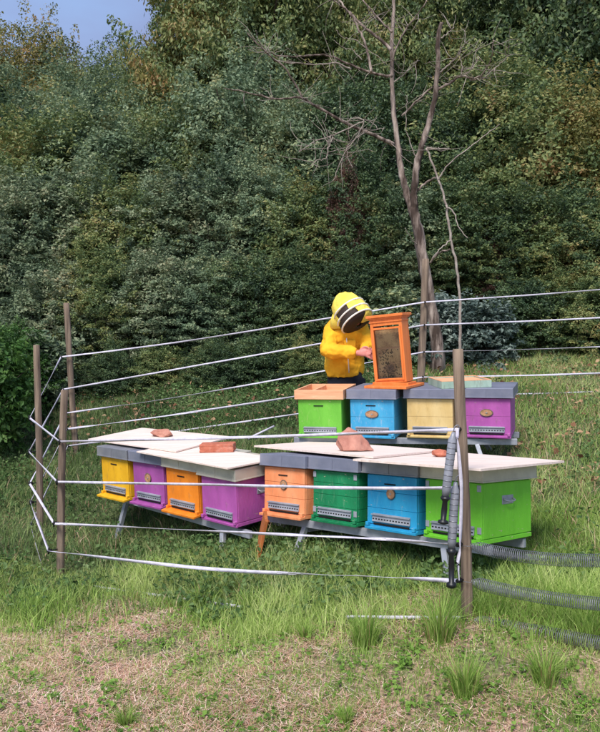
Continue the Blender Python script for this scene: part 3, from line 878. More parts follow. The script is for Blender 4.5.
m = MB(); pts = [P(457.5, 428, 3.57), P(457.5, 440, 3.56), P(460.2, 470, 3.57), P(461.5, 490, 3.58), P(461, 515, 3.60), P(460, 548, 3.61), P(458, 562, 3.61), P(459, 580, 3.61)]
ribbon(m, catmull(pts, 5), 0.016, 0.003, lambda k: 1.2 + 0.4 * math.sin(k * .4))
tag(m.build('hanging_tape', M['tape']), 'short white strap hanging down along the near fence post', 'strap')

# ---- the white stick in the grass behind
a = P(248, 427.5, 7.6); b = P(274, 423.5, 7.75); a.z = tzs(a.x, a.y) + 0.02; b.z = tzs(b.x, b.y) + 0.10
o = MB().tube([Vector((0, 0, 0)), b - a], [0.012, 0.010], 8).build('stick', M['tape']); o.location = a
tag(o, 'short pale stick lying in the grass left of the open tray hive', 'stick')

# ------------------------------------------------------------------ beekeeper
def loft(m, rings, n=20, cap=True):
    """rings: (centre, axis u, axis v) ellipses"""
    vs = []
    for c, a_, b_ in rings:
        for k in range(n):
            an = 2 * math.pi * k / n
            vs.append(Vector(c) + Vector(a_) * math.cos(an) + Vector(b_) * math.sin(an))
    fs = []
    for i in range(len(rings) - 1):
        for k in range(n):
            a1 = i * n + k; b1 = i * n + (k + 1) % n
            fs.append((a1, b1, b1 + n, a1 + n))
    if cap:
        fs.append(tuple(reversed(range(n)))); fs.append(tuple((len(rings) - 1) * n + k for k in range(n)))
    m.add(vs, fs, True)

DP = 7.15
foot = Vector((0.43, 7.25, tzs(0.43, 7.25)))
person = empty('person', foot, None, 'beekeeper in yellow hooded jacket and veil bending over the display case', 'person')
def L(u, v, D=DP): return P(u, v, D) - foot
def remeshed(mb, name, mat, vox=0.012, sm=8, disp=None):
    o = mb.build(name, mat, person)
    r = o.modifiers.new('remesh', 'REMESH'); r.mode = 'VOXEL'; r.voxel_size = vox; r.use_smooth_shade = True
    s = o.modifiers.new('smooth', 'SMOOTH'); s.iterations = sm; s.factor = 0.5
    if disp:
        tx = bpy.data.textures.new(name + '_folds', 'CLOUDS'); tx.noise_scale = disp[1]; tx.noise_depth = 2
        dm = o.modifiers.new('folds', 'DISPLACE'); dm.texture = tx; dm.strength = disp[0]; dm.mid_level = 0.5; dm.texture_coords = 'LOCAL'
    return o
# body: one continuous figure
b = MB()
fl_, fr_ = Vector((-0.10, 0, 0)), Vector((0.12, -0.04, 0))
hipL, hipR = L(338, 383, 7.24), L(355, 383, 7.24)
kneeL = (fl_ + hipL) / 2 + Vector((0, -0.06, 0)); kneeR = (fr_ + hipR) / 2 + Vector((0, -0.07, 0))
for h_, k_, f_ in ((hipL, kneeL, fl_), (hipR, kneeR, fr_)):
    b.tube([h_ + Vector((0, 0, 0.05)), (h_ + k_) / 2, k_, (k_ + f_) / 2 + Vector((0, 0.02, 0.03)), f_ + Vector((0, 0.03, 0.09)), f_ + Vector((0, 0.02, 0.04))], [0.085, 0.075, 0.055, 0.055, 0.038, 0.04], 14)
    b.tube([f_ + Vector((0, 0.05, 0.045)), f_ + Vector((0, -0.06, 0.04)), f_ + Vector((0, -0.16, 0.03))], [0.04, 0.042, 0.028], 12)
sp = [L(346, 383, 7.22), L(345, 368, 7.23), L(345, 352, 7.22), L(346, 338, 7.18), L(347, 326, 7.13)]
loft(b, [(c, (w_, 0, 0), (0, d_, 0.02)) for c, w_, d_ in zip(sp, (0.12, 0.12, 0.13, 0.14, 0.11), (0.08, 0.08, 0.09, 0.09, 0.07))])
b.tube([L(347, 328, 7.12), L(350, 318, 7.06)], [0.06, 0.055], 12)
hc = L(352, 314, 7.05)
loft(b, [(hc + Vector((0.03 * s, -0.03 * s, 0.0)) + Vector((0, 0, z_)), (r_ * 0.85, 0, 0), (0, r_, 0)) for z_, r_, s in ((-0.11, 0.03, 1), (-0.08, 0.06, 1), (-0.03, 0.085, .6), (0.03, 0.095, 0), (0.08, 0.075, 0), (0.105, 0.03, 0))])
b.tube([hc + Vector((0.03, -0.09, 0.0)), hc + Vector((0.045, -0.118, -0.02))], [0.012, 0.016], 8)   # nose
shL, elL, wrL = L(333, 329, 7.18), L(329, 350, 7.02), L(358.5, 353, 6.86)
shR, elR, wrR = L(361, 328, 7.15), L(368, 345, 7.06), L(364.0, 351.5, 6.88)
b.tube([shL, (shL + elL) / 2, elL], [0.05, 0.045, 0.038], 12); b.tube([elL, wrL], [0.038, 0.026], 12)
b.tube([shR, (shR + elR) / 2, elR], [0.05, 0.045, 0.038], 12); b.tube([elR, wrR], [0.038, 0.026], 12)
def hand(m, w, d, up, side):
    d = d.normalized(); up = (up - d * up.dot(d)).normalized(); sd = d.cross(up) * side
    palm = w + d * 0.045
    loft(m, [(w + d * 0.0, up * 0.026, sd * 0.020), (w + d * 0.03, up * 0.036, sd * 0.018), (w + d * 0.075, up * 0.040, sd * 0.016)], 12)
    for k, (ln, off) in enumerate(((0.062, 0.030), (0.072, 0.010), (0.066, -0.010), (0.052, -0.029))):
        a0 = w + d * 0.07 + up * off
        a1 = a0 + d * ln * 0.5 + sd * 0.006; a2 = a1 + d * ln * 0.28 + sd * 0.018; a3 = a2 + d * ln * 0.10 + sd * 0.020
        m.tube([a0, a1, a2, a3], [0.0095, 0.009, 0.008, 0.007], 8)
    a0 = w + d * 0.02 + up * 0.026
    m.tube([a0, a0 + d * 0.03 + up * 0.022, a0 + d * 0.055 + up * 0.022 + sd * 0.012, a0 + d * 0.075 + up * 0.014 + sd * 0.018], [0.013, 0.011, 0.0095, 0.008], 8)
hand(b, wrL, Vector((0.9, -0.25, 0.10)), Vector((0, 0.1, 1)), 1)
hand(b, wrR, Vector((0.45, -0.55, -0.25)), Vector((0.4, 0, 1)), -1)
remeshed(b, 'body', M['skin'], 0.006, 2)
# jacket
j = MB()
rings = [((344.5, 374.5, 7.22), 0.175, 0.125), ((344, 368, 7.22), 0.190, 0.140), ((344, 358, 7.22), 0.185, 0.145), ((344.5, 346, 7.2), 0.185, 0.145), ((346, 334, 7.17), 0.185, 0.140), ((347, 326, 7.14), 0.150, 0.115), ((347, 320, 7.11), 0.095, 0.085)]
loft(j, [(L(*c), (w_, 0, 0.01), (0, d_, 0.03)) for c, w_, d_ in rings], 28)
j.tube(catmull([L(337, 326, 7.16), shL, (shL + elL) / 2, elL, elL + (wrL - elL) * 0.4, wrL - (wrL - elL) * 0.05], 3), [0.085, 0.086, 0.087, 0.086, 0.084, 0.082, 0.080, 0.079, 0.080, 0.081, 0.080, 0.074, 0.068, 0.060, 0.052, 0.044], 16)
j.tube(catmull([L(357, 326, 7.14), shR, (shR + elR) / 2, elR, elR + (wrR - elR) * 0.5, wrR], 3), [0.08, 0.08, 0.079, 0.077, 0.075, 0.073, 0.072, 0.070, 0.068, 0.066, 0.062, 0.058, 0.054, 0.050, 0.046, 0.042], 16)
remeshed(j, 'jacket', M['jacket'], 0.009, 4, (0.05, 0.10))
pk = MB()
loft(pk, [(L(350, 340, 7.035) + Vector((0, 0.0, -0.07)), (0.055, 0.0, 0), (0, 0.008, 0.0)), (L(350, 340, 7.035), (0.055, 0, 0), (0, 0.008, 0))], 12)
bevel(pk.build('pocket', M['jacket'], person), 0.003)
zp = MB(); zp.tube([L(346.5, 338, 7.02), L(347.5, 350, 7.055), L(348.5, 364, 7.07), L(349, 373, 7.08)], 0.005, 6); zp.build('zip', M['piping'], person)
# trousers and boots
tr = MB()
loft(tr, [(L(344.5, 371, 7.22), (0.165, 0, 0), (0, 0.115, 0)), (L(345, 380, 7.22), (0.165, 0, 0), (0, 0.115, 0)), (L(346, 388, 7.22), (0.16, 0, 0), (0, 0.11, 0))], 24)
for h_, k_, f_ in ((hipL, kneeL, fl_), (hipR, kneeR, fr_)):
    tr.tube([h_ + Vector((0, 0, 0.04)), (h_ + k_) / 2, k_, (k_ + f_) / 2 + Vector((0, 0.01, 0.03)), f_ + Vector((0, 0.02, 0.10))], [0.105, 0.095, 0.08, 0.075, 0.07], 14)
remeshed(tr, 'trousers', M['trousers'], 0.012, 3, (0.02, 0.07))
bt = MB()
for f_ in (fl_, fr_):
    bt.tube([f_ + Vector((0, 0.03, 0.14)), f_ + Vector((0, 0.03, 0.06)), f_ + Vector((0, 0.0, 0.045)), f_ + Vector((0, -0.10, 0.04)), f_ + Vector((0, -0.18, 0.032))], [0.056, 0.056, 0.052, 0.048, 0.034], 12)
remeshed(bt, 'boots', M['boots'], 0.010, 3)
# hood with hoops and veil: lofted along the direction the face looks
hcen = L(351.5, 313.5, 7.02)
fa = Vector((0.50, -0.42, -0.76)).normalized()
up = Vector((0.62, -0.10, 0.70)); up = (up - fa * up.dot(fa)).normalized()
sd = fa.cross(up).normalized()
prof = [(-0.215, 0.02), (-0.210, 0.055), (-0.190, 0.085), (-0.16, 0.108), (-0.12, 0.128), (-0.07, 0.143), (-0.035, 0.150), (-0.01, 0.153), (0.015, 0.155), (0.04, 0.156), (0.065, 0.156), (0.09, 0.154), (0.105, 0.150), (0.122, 0.138), (0.133, 0.11), (0.139, 0.07), (0.141, 0.03)]
NH = 40
def hp(t_, r_, an):
    rr = r_ * 1.03
    return hcen + fa * t_ + up * (math.cos(an) * rr * 1.02) + sd * (math.sin(an) * rr * 0.95)
hm_, vm_ = MB(), MB()
for i in range(len(prof) - 1):
    for k in range(NH):
        a0, a1 = 2 * math.pi * k / NH, 2 * math.pi * (k + 1) / NH
        am = (a0 + a1) / 2; tm = (prof[i][0] + prof[i + 1][0]) / 2
        cs = math.cos(am)
        mesh_here = (tm > -0.035 and tm < 0.03 and -0.70 < cs < 0.15) or (tm >= 0.04 and tm < 0.10 and cs < 0.5) or (tm >= 0.10 and cs < 0.85)
        tgt = vm_ if mesh_here else hm_
        q = [hp(prof[i][0], prof[i][1], a0), hp(prof[i][0], prof[i][1], a1), hp(prof[i + 1][0], prof[i + 1][1], a1), hp(prof[i + 1][0], prof[i + 1][1], a0)]
        tgt.add(q, [(0, 1, 2, 3)], True)
hm_.add([hp(*prof[0], 2 * math.pi * k / NH) for k in range(NH)], [tuple(range(NH))])
ne = MB()
def weldo(mb, nm, mat):
    me = mb.mesh(nm)
    bm = bmesh.new(); bm.from_mesh(me); bmesh.ops.remove_doubles(bm, verts=bm.verts[:], dist=1e-4); bmesh.ops.recalc_face_normals(bm, faces=bm.faces[:])
    for f_ in bm.faces: f_.smooth = True
    bm.to_mesh(me); bm.free()
    o = link(nm, me, mat, person)
    so = o.modifiers.new('thick', 'SOLIDIFY'); so.thickness = 0.003
    return o
hood = weldo(hm_, 'hood', M['hood'])
tx = bpy.data.textures.new('hood_folds', 'CLOUDS'); tx.noise_scale = 0.07
dm = hood.modifiers.new('folds', 'DISPLACE'); dm.texture = tx; dm.strength = 0.035; dm.texture_coords = 'LOCAL'
veil = weldo(vm_, 'veil', M['veil'])
for t_, r_ in ((-0.045, 0.152), (0.03, 0.160), (0.100, 0.156)):
    hb = MB(); hb.tube([hp(t_, r_, a_) for a_ in np.linspace(0, 2 * math.pi, 41)], 0.0085, 8, False)
    hb.build('hoop', M['piping'], hood)
# skirt of the hood falling to the shoulders
ck = MB()
loft(ck, [(hcen + Vector((-0.05, 0.03, 0.02)), (0.11, 0, 0.0), (0, 0.11, 0.0)), (L(345, 321, 7.10), (0.135, 0, 0), (0, 0.12, 0.0)), (L(346, 329, 7.12), (0.15, 0, 0), (0, 0.125, 0.0))], 28, False)
cko = ck.build('collar', M['hood'], person)
so = cko.modifiers.new('thick', 'SOLIDIFY'); so.thickness = 0.006

# ------------------------------------------------------------------ dead tree
def branch_pts(path, D0, D1, r0, r1, n=5, jit=0.005):
    jit = min(jit, 0.005)
    K = len(path)
    pts = [P(u, v, D0 + (D1 - D0) * i / (K - 1)) for i, (u, v) in enumerate(path)]
    cm = catmull(pts, n)
    for i in range(1, len(cm) - 1):
        cm[i] = cm[i] + Vector((random.gauss(0, jit), random.gauss(0, jit), random.gauss(0, jit)))
    s = np.linspace(0, 1, len(cm))
    return cm, [r0 + (r1 - r0) * x ** 0.8 for x in s]
DT = 9.5
bx, by = P(436, 345, DT).x, DT
tb = Vector((bx, by, tzs(bx, by)))
tree = empty('dead_tree', tb, None, 'nearly bare dead tree with forked reddish grey trunk behind the hives', 'tree')
def tpart(name, segs, mat, parent=tree, n=8, wob=0.06):
    m = MB()
    for cm, rad in segs:
        m.tube([q - tb for q in cm], rad, n, True, wob)
    return m.build(name, mat, parent)
px = lambda r: 0.74 * r / F * DT
tr1 = branch_pts([(438, 352), (434, 325), (426.5, 280), (419, 235), (412.5, 208)], DT, DT, px(8.5), px(6.4))
tr1[0].insert(0, tb - Vector((0, 0, 0.15))); tr1[1].insert(0, px(12))
trunk = tpart('trunk', [tr1], M['bark'], n=18, wob=0.15)
Ls = branch_pts([(414.5, 217), (409.5, 202), (403, 180), (399, 155), (395, 125), (392.5, 92), (392, 50), (393, 15), (396, -15), (400, -50)], DT, DT + 0.3, px(5.6), px(1.6))
Rs = branch_pts([(415, 219), (413.5, 200), (414, 185), (418, 160), (425, 135), (431, 115), (435.5, 93), (438, 60), (438, 38), (441.5, 22)], DT, DT - 0.3, px(5.6), px(2.4))
tpart('limb', [Ls], M['bark'], n=12, wob=0.16)
tpart('limb', [Rs], M['bark'], n=12, wob=0.16)
BR = [
 ([(393, 144), (386, 141), (367, 132), (340, 120), (310, 102), (298, 97.5), (274, 99), (250, 93), (224, 88)], DT, 8.9, 3.2, 0.6),
 ([(303, 99), (286, 70.5), (266.5, 52.5), (247, 33)], 9.15, 8.9, 1.6, 0.5),
 ([(392, 76), (382, 75), (361, 69), (337, 58.5), (319, 54), (300, 56), (280, 55.5), (266, 52)], DT, 9.0, 2.2, 0.6),
 ([(351, 69), (335, 63), (319, 64.5), (300, 63), (280, 61.5), (268, 54)], 9.3, 9.0, 1.2, 0.5),
 ([(371, 72), (368, 55), (364, 39), (357, 25), (349, 12), (340, 5), (331, -2)], 9.3, 9.5, 2.0, 0.8),
 ([(391, 50), (378, 38), (364, 27), (355, 18), (346, 9), (335, -5)], DT, 9.7, 2.4, 1.2),
 ([(392, 32), (380, 20), (367, 5), (355, -8)], DT, 9.8, 1.6, 0.8),
 ([(392, 60), (398, 44), (408, 26), (418, 14), (427, 0), (434, -12)], DT, 9.2, 1.5, 0.6),
 ([(438, 90), (449, 84), (461, 76), (470, 78), (480, 76), (488, 65), (492, 55), (493, 40)], 9.3, 9.0, 1.9, 0.5),
 ([(470, 80), (483, 78), (493, 70), (502, 62), (508, 55)], 9.2, 9.0, 1.2, 0.4),
 ([(440, 72), (449, 64), (459, 54), (463, 46), (466, 41)], 9.25, 9.1, 1.3, 0.4),
 ([(461, 75), (462, 66), (460, 56)], 9.2, 9.2, 0.9, 0.4),
 ([(466, 74), (474, 66), (478, 56)], 9.2, 9.2, 0.9, 0.3),
 ([(441, 38), (447, 34), (454, 27)], 9.2, 9.2, 1.1, 0.4),
 ([(402, 116), (412, 106), (420, 98), (432, 87)], 9.5, 9.3, 1.6, 1.1),
 ([(394, 82), (402, 76), (409, 70), (418, 60)], 9.5, 9.3, 1.1, 0.4),
 ([(345, 122), (356, 118), (364, 121), (358, 135), (349, 146), (340, 162), (335, 178)], 9.2, 9.1, 1.0, 0.5),
 ([(356, 138), (348, 145), (347, 155), (353, 168)], 9.15, 9.1, 0.8, 0.4),
 ([(364, 121), (349, 128), (334, 135), (318, 140), (306, 147), (299, 152)], 9.1, 9.0, 1.1, 0.4),
 ([(333, 137), (328, 148), (326, 158), (318, 160), (310, 166)], 9.0, 9.0, 0.8, 0.4),
 ([(362, 128), (372, 130), (385, 128)], 9.2, 9.4, 0.8, 0.4),
 ([(427, 148), (437, 149), (449, 148)], 9.4, 9.2, 1.4, 0.9),
 ([(413, 195), (425, 184), (434, 178), (440, 180)], 9.5, 9.3, 2.0, 1.0),
 ([(418, 160), (413, 150), (409, 138), (406, 128), (407, 105), (406, 95)], 9.4, 9.3, 0.9, 0.4),
 ([(266, 52), (258, 40), (256, 30)], 9.0, 8.9, 0.7, 0.3),
 ([(366, 48), (356, 40), (344, 38), (336, 30)], 9.3, 9.2, 0.8, 0.3),
 ([(362, 60), (352, 50), (342, 47), (334, 40)], 9.3, 9.2, 0.7, 0.3),
 ([(420, 246), (412, 240), (405, 228)], 9.5, 9.3, 0.9, 0.4),
 ([(430, 263), (438, 254), (450, 249)], 9.5, 9.2, 1.6, 1.1),
]
for path, d0, d1, r0, r1 in BR:
    tpart('branch', [branch_pts(path, d0, d1, px(r0), px(r1), 5, 0.010)], M['twig'] if r0 < 1.5 else M['bark'], n=7)
# fine twigs springing off, joined: too thin to pick apart
tw = MB()
for path, d0, d1, r0, r1 in BR[:22]:
    cm, rad = branch_pts(path, d0, d1, px(r0), px(r1), 5, 0)
    for k in range(max(4, len(cm) // 2)):
        i = random.randrange(2, len(cm)); p0 = cm[i] - tb
        d = Vector((random.gauss(0, 1), random.gauss(0, .6), random.gauss(.3, .8))).normalized()
        ln = random.uniform(0.15, 0.5); pts = [p0]
        for s_ in range(4):
            d = (d + Vector((random.gauss(0, .22), random.gauss(0, .22), random.gauss(0.03, .22)))).normalized()
            pts.append(pts[-1] + d * ln / 4)
        tw.tube(pts, [0.0050, 0.004, 0.0032, 0.0025, 0.0018], 4)
o = tw.build('twigs', M['twig'], tree); o['kind'] = 'stuff'
# the thin stem to the right
sb = P(459, 320, 9.1); sb.z = tzs(sb.x, sb.y)
sap = empty('dead_sapling', sb, None, 'thin bare stem arching up to the right of the forked dead tree', 'tree')
cm, rad = branch_pts([(460, 345), (460, 312), (458, 276), (452, 246), (447.5, 215), (444, 195), (438, 178), (431, 160), (426, 148)], 9.1, 9.35, px(2.0), px(1.2), 5, 0.008)
cm.insert(0, sb - Vector((0, 0, .1))); rad.insert(0, px(2.4))
m = MB(); m.tube([q - sb for q in cm], rad, 8, True, 0.05); m.build('trunk', M['twig'], sap)
for path in ([(439, 180), (444, 170), (452, 161), (470, 147), (487, 134), (500, 124)], [(446, 205), (455, 214), (458, 226), (468, 238)], [(451, 240), (441, 248), (432, 258)]):
    cm, rad = branch_pts(path, 9.2, 9.0, px(1.1), px(0.5), 5, 0.008)
    m = MB(); m.tube([q - sb for q in cm], rad, 6); m.build('branch', M['twig'], sap)

# ------------------------------------------------------------------ foliage
def leaves_mesh(name, cen, nrm, ll, lw, tint, rg, droop=0.25):
    """folded leaves, two triangles each"""
    n = len(cen)
    a = rg.normal(size=(n, 3)); a -= nrm * (a * nrm).sum(1)[:, None]
    a[:, 2] -= droop
    a /= np.linalg.norm(a, axis=1)[:, None] + 1e-9
    s = np.cross(nrm, a); s /= np.linalg.norm(s, axis=1)[:, None] + 1e-9
    nn = np.cross(a, s)
    ll = ll[:, None]; lw = lw[:, None]
    b0 = cen - a * ll / 2; t0 = cen + a * ll / 2
    l0 = cen - a * ll * 0.06 + s * lw / 2 + nn * lw * 0.18; r0 = cen - a * ll * 0.06 - s * lw / 2 + nn * lw * 0.18
    V = np.stack([b0, l0, t0, r0], 1).reshape(-1, 3)
    i = np.arange(n)[:, None] * 4
    Fc = np.concatenate([i + np.array([[0, 2, 1]]), i + np.array([[0, 3, 2]])], 1).reshape(-1, 3)
    me = np_mesh(name, V, Fc, False)
    at = me.attributes.new('tint', 'FLOAT', 'POINT'); at.data.foreach_set('value', np.repeat(tint, 4).astype(np.float32))
    return me

def crown(name, seed, nclump, per, clr, leaf, shape='round', hmin=0.12, aspect=2.0, lobes=7):
    """unit-height crown: x,y radius about 0.36, z 0..1"""
    rg = np.random.default_rng(seed)
    d = rg.normal(size=(nclump * 3, 3)); d /= np.linalg.norm(d, axis=1)[:, None]
    lob = rg.normal(size=(lobes, 3)); lob /= np.linalg.norm(lob, axis=1)[:, None]
    amp = rg.uniform(0.05, 0.34, lobes)
    rad = 0.78 + rg.normal(size=len(d)) * 0.10 + (np.exp(-((1 - d @ lob.T) * 6)) * amp).sum(1)
    u = rg.random(len(d)) ** 0.55
    rr = rad * (0.35 + 0.65 * u)
    c = d * rr[:, None] * np.array([0.36, 0.36, 0.5]) + np.array([0, 0, 0.5])
    if shape == 'shrub':
        w = 1.15 - 0.35 * np.clip(c[:, 2], 0, 1)
        c[:, :2] *= w[:, None]
    c = c[(c[:, 2] > hmin - 0.05)][:nclump]
    nclump = len(c)
    sz = clr * rg.uniform(0.6, 1.35, nclump)
    idx = np.repeat(np.arange(nclump), per)
    dd = rg.normal(size=(len(idx), 3)); dd /= np.linalg.norm(dd, axis=1)[:, None]
    dd[:, 2] = np.abs(dd[:, 2]) * 0.75 - 0.25 * rg.random(len(idx))
    axd = c - np.array([0, 0, 0.35]); axd /= np.linalg.norm(axd, axis=1)[:, None] + 1e-6
    axd = axd + np.array([0, 0, 0.25]) + rg.normal(size=axd.shape) * 0.35; axd /= np.linalg.norm(axd, axis=1)[:, None]
    spray = (rg.random(nclump) < 0.6) * rg.uniform(1.0, 3.0, nclump) * sz
    tt = rg.random(len(idx))
    sz2 = sz[idx] * (1 - 0.55 * tt * (spray[idx] > 0))
    q = c[idx] + axd[idx] * (spray[idx] * tt)[:, None] + dd * (sz2 * (0.45 + 0.6 * rg.random(len(idx))))[:, None] * np.array([1, 1, 0.9])
    out = (q - np.array([0, 0, 0.45])); out /= np.linalg.norm(out, axis=1)[:, None] + 1e-6
    nr = dd * 0.45 + out * 0.45 + np.array([0, 0, 0.28]) + rg.normal(size=q.shape) * 0.55
    nr /= np.linalg.norm(nr, axis=1)[:, None]
    sl = leaf * rg.uniform(0.6, 1.3, len(q))
    ct = rg.random(nclump)
    tint = 0.45 * ct[idx] + 0.55 * rg.random(len(q))
    return leaves_mesh(name, q, nr, sl, sl / aspect * rg.uniform(.8, 1.2, len(q)), tint, rg)

def stem_mesh(name, seed, shrub=False):
    rg = random.Random(seed); m = MB()
    k = 4 if shrub else 1
    for j in range(k):
        a0 = rg.uniform(0, 6.28)
        top = Vector((math.cos(a0) * 0.18 * (k > 1), math.sin(a0) * 0.18 * (k > 1), 0.75))
        pts = [Vector((0, 0, -0.06)), Vector((top.x * .2, top.y * .2, 0.12)), top * 0.5 + Vector((rg.gauss(0, .02), rg.gauss(0, .02), 0)), top]
        cm = catmull(pts, 4); r0 = 0.012 if shrub else 0.022
        m.tube(cm, [r0 * (1 - 0.8 * i / len(cm)) for i in range(len(cm))], 7)
        for b_ in range(7):
            p = cm[rg.randrange(3, len(cm) - 1)]
            a = rg.uniform(0, 6.28); e_ = p + Vector((math.cos(a) * 0.26, math.sin(a) * 0.26, rg.uniform(0.06, 0.25)))
            mid = (p + e_) / 2 + Vector((0, 0, -0.02))
            m.tube(catmull([p, mid, e_], 3), [r0 * .35, r0 * .33, r0 * .28, r0 * .25, r0 * .2, r0 * .16, r0 * .1], 5)
    return m.mesh(name)

LM = {
 'bluegreen': leaf_mat('ash_leaves', ['#243226', '#41563f', '#62785a', '#819472', '#9aa478', '#a89c6a']),
 'dark': leaf_mat('dark_green_leaves', ['#16241a', '#273a28', '#3e5438', '#566c46', '#728250', '#908a5c']),
 'yellow': leaf_mat('yellowing_leaves', ['#323c24', '#525c32', '#747640', '#90894e', '#a48e58', '#ae865c']),
 'mixed': leaf_mat('mixed_green_leaves', ['#243226', '#3e5334', '#5c7044', '#7a8852', '#96965c', '#a2865a']),
 'grey': leaf_mat('grey_green_willow_leaves', ['#28372a', '#455743', '#637658', '#818f6c', '#9ca280', '#a8946c']),
 'fresh': leaf_mat('fresh_green_leaves', ['#1a3014', '#2f5020', '#4a7032', '#6c8f4a', '#90a868']),
 'pale': leaf_mat('pale_variegated_leaves', ['#26342c', '#455650', '#6b7c72', '#8f9e94', '#b4bfb4']),
 'red': leaf_mat('reddish_leaves', ['#2b2620', '#45352c', '#60443a', '#6d5040', '#636844']),
}
PRO = {
 'treeA': (crown('tree_crown_a', 1, 700, 125, 0.085, 0.0185), stem_mesh('tree_stem_a', 1)),
 'treeB': (crown('tree_crown_b', 2, 700, 140, 0.085, 0.0165, aspect=1.8), stem_mesh('tree_stem_b', 2)),
 'treeC': (crown('tree_crown_c', 3, 900, 100, 0.07, 0.016, lobes=10), stem_mesh('tree_stem_c', 3)),
 'shrubA': (crown('shrub_crown_a', 4, 1000, 90, 0.055, 0.0175, 'shrub', 0.0, 2.0), stem_mesh('shrub_stem_a', 4, True)),
 'shrubB': (crown('shrub_crown_b', 5, 900, 90, 0.06, 0.019, 'shrub', 0.0, 1.8, 10), stem_mesh('shrub_stem_b', 5, True)),
 'bushC': (crown('bush_crown_c', 6, 300, 40, 0.10, 0.058, 'shrub', 0.0, 2.0), stem_mesh('bush_stem_c', 6, True)),
}
_mc = {}
def plant(proto, mat, u, D, top_v, width, label, name='broadleaf_tree', cat='tree', group=None, rz=None, below=0.0):
    x = (u - 300) / F * D; z = tzs(x, D) - below
    topz = (366 - top_v) / F * D
    H0 = topz - z; H = max(H0, 1.0 * width)   # low crowns branch from below the visible ground line
    key = (proto, mat)
    cme, sme = PRO[proto]
    if key not in _mc:
        c2 = cme.copy() if any(k[0] == proto for k in _mc) else cme
        c2.materials.clear(); c2.materials.append(LM[mat]); _mc[key] = c2
        if not sme.materials: sme.materials.append(M['dtrunk'])
    t = empty(name, (x, D, z), (0, 0, rz if rz is not None else random.uniform(0, 6.28)), label, cat, group)
    s = width / 0.78
    a = link('stem' if 'shrub' in name or 'bush' in name else 'trunk', sme, None, t); a.scale = (s, s, H); a.location.z = H0 - H
    c = link('foliage' if 'shrub' in name or 'bush' in name else 'crown', _mc[key], None, t); c.scale = (s, s, H); c.location.z = H0 - H
    return t
GT = 'trees on the wooded slope'
GS = 'shrubs along the foot of the slope'
# far trees (behind), then middle, then the shrub wall
trees = [
 ('treeB', 'yellow', 6, 26, 58, 4.6, 'yellowing tree on the skyline at the upper left corner'),
 ('treeA', 'yellow', 48, 27, 42, 3.8, 'tall yellow green treetop rising highest under the cloudy gap'),
 ('treeC', 'mixed', 104, 26, 62, 4.0, 'rounded mixed green treetop in the middle of the skyline'),
 ('treeB', 'mixed', 148, 24, 58, 3.2, 'narrow green treetop at the right end of the sky gap'),
 ('treeA', 'bluegreen', 8, 20, 110, 4.6, 'broad blue green tree at the left edge below the yellow skyline tree'),
 ('treeC', 'bluegreen', 90, 19, 82, 4.6, 'large blue green ash like tree filling the upper left forest'),
 ('treeB', 'dark', 152, 18, 120, 3.8, 'dark green tree right of the large blue green one'),
 ('treeA', 'yellow', 213, 19, -40, 4.2, 'tall tree with yellow brown leaves just right of the sky gap'),
 ('treeC', 'mixed', 262, 18, -70, 4.6, 'tall autumn tinted tree behind the left branches of the dead tree'),
 ('treeB', 'mixed', 330, 20, -90, 5.2, 'olive green tree behind the top of the dead tree'),
 ('treeC', 'mixed', 398, 17, -50, 3.6, 'olive green tree whose top shows between the two dead stems'),
 ('treeC', 'dark', 462, 20, -110, 5.6, 'very dark tall tree right of the dead tree'),
 ('treeB', 'dark', 545, 18, -90, 5.4, 'dark tall tree near the upper right corner'),
 ('treeA', 'dark', 620, 17, -80, 5.0, 'dark tree cut by the right edge of the view'),
 ('treeA', 'dark', -40, 17, 110, 4.6, 'dark tree cut by the left edge of the view'),
 ('treeB', 'bluegreen', 238, 15, 75, 3.6, 'blue green tree in the middle left of the forest wall'),
 ('treeC', 'bluegreen', 305, 14.5, 100, 3.2, 'grey green tree under the long bare left branch'),
 ('treeA', 'dark', 365, 14.5, 95, 3.2, 'dark green tree directly left of the forked trunk'),
 ('treeB', 'mixed', 515, 14.5, 70, 3.8, 'green tree with yellow flecks right of the thin bare stem'),
 ('treeC', 'yellow', 590, 14, 95, 3.6, 'yellow flecked tree at the right edge above the fence'),
 ('treeC', 'dark', 440, 14.5, 105, 3.4, 'dark tree lower down behind the forked trunk'),
 ('treeA', 'mixed', 58, 15, 130, 3.6, 'brown tinged tree half way up the left forest wall'),
 ('treeB', 'bluegreen', 122, 15, 120, 3.6, 'blue green tree above the grey shrubs on the left'),
 ('treeC', 'mixed', 182, 15, 110, 3.2, 'olive tree above the grey shrubs, below the dark tree'),
]
for pr, mt, u, D, tv, w, lb in trees:
    plant(pr, mt, u, D, tv, w, lb, 'broadleaf_tree', 'tree', GT)
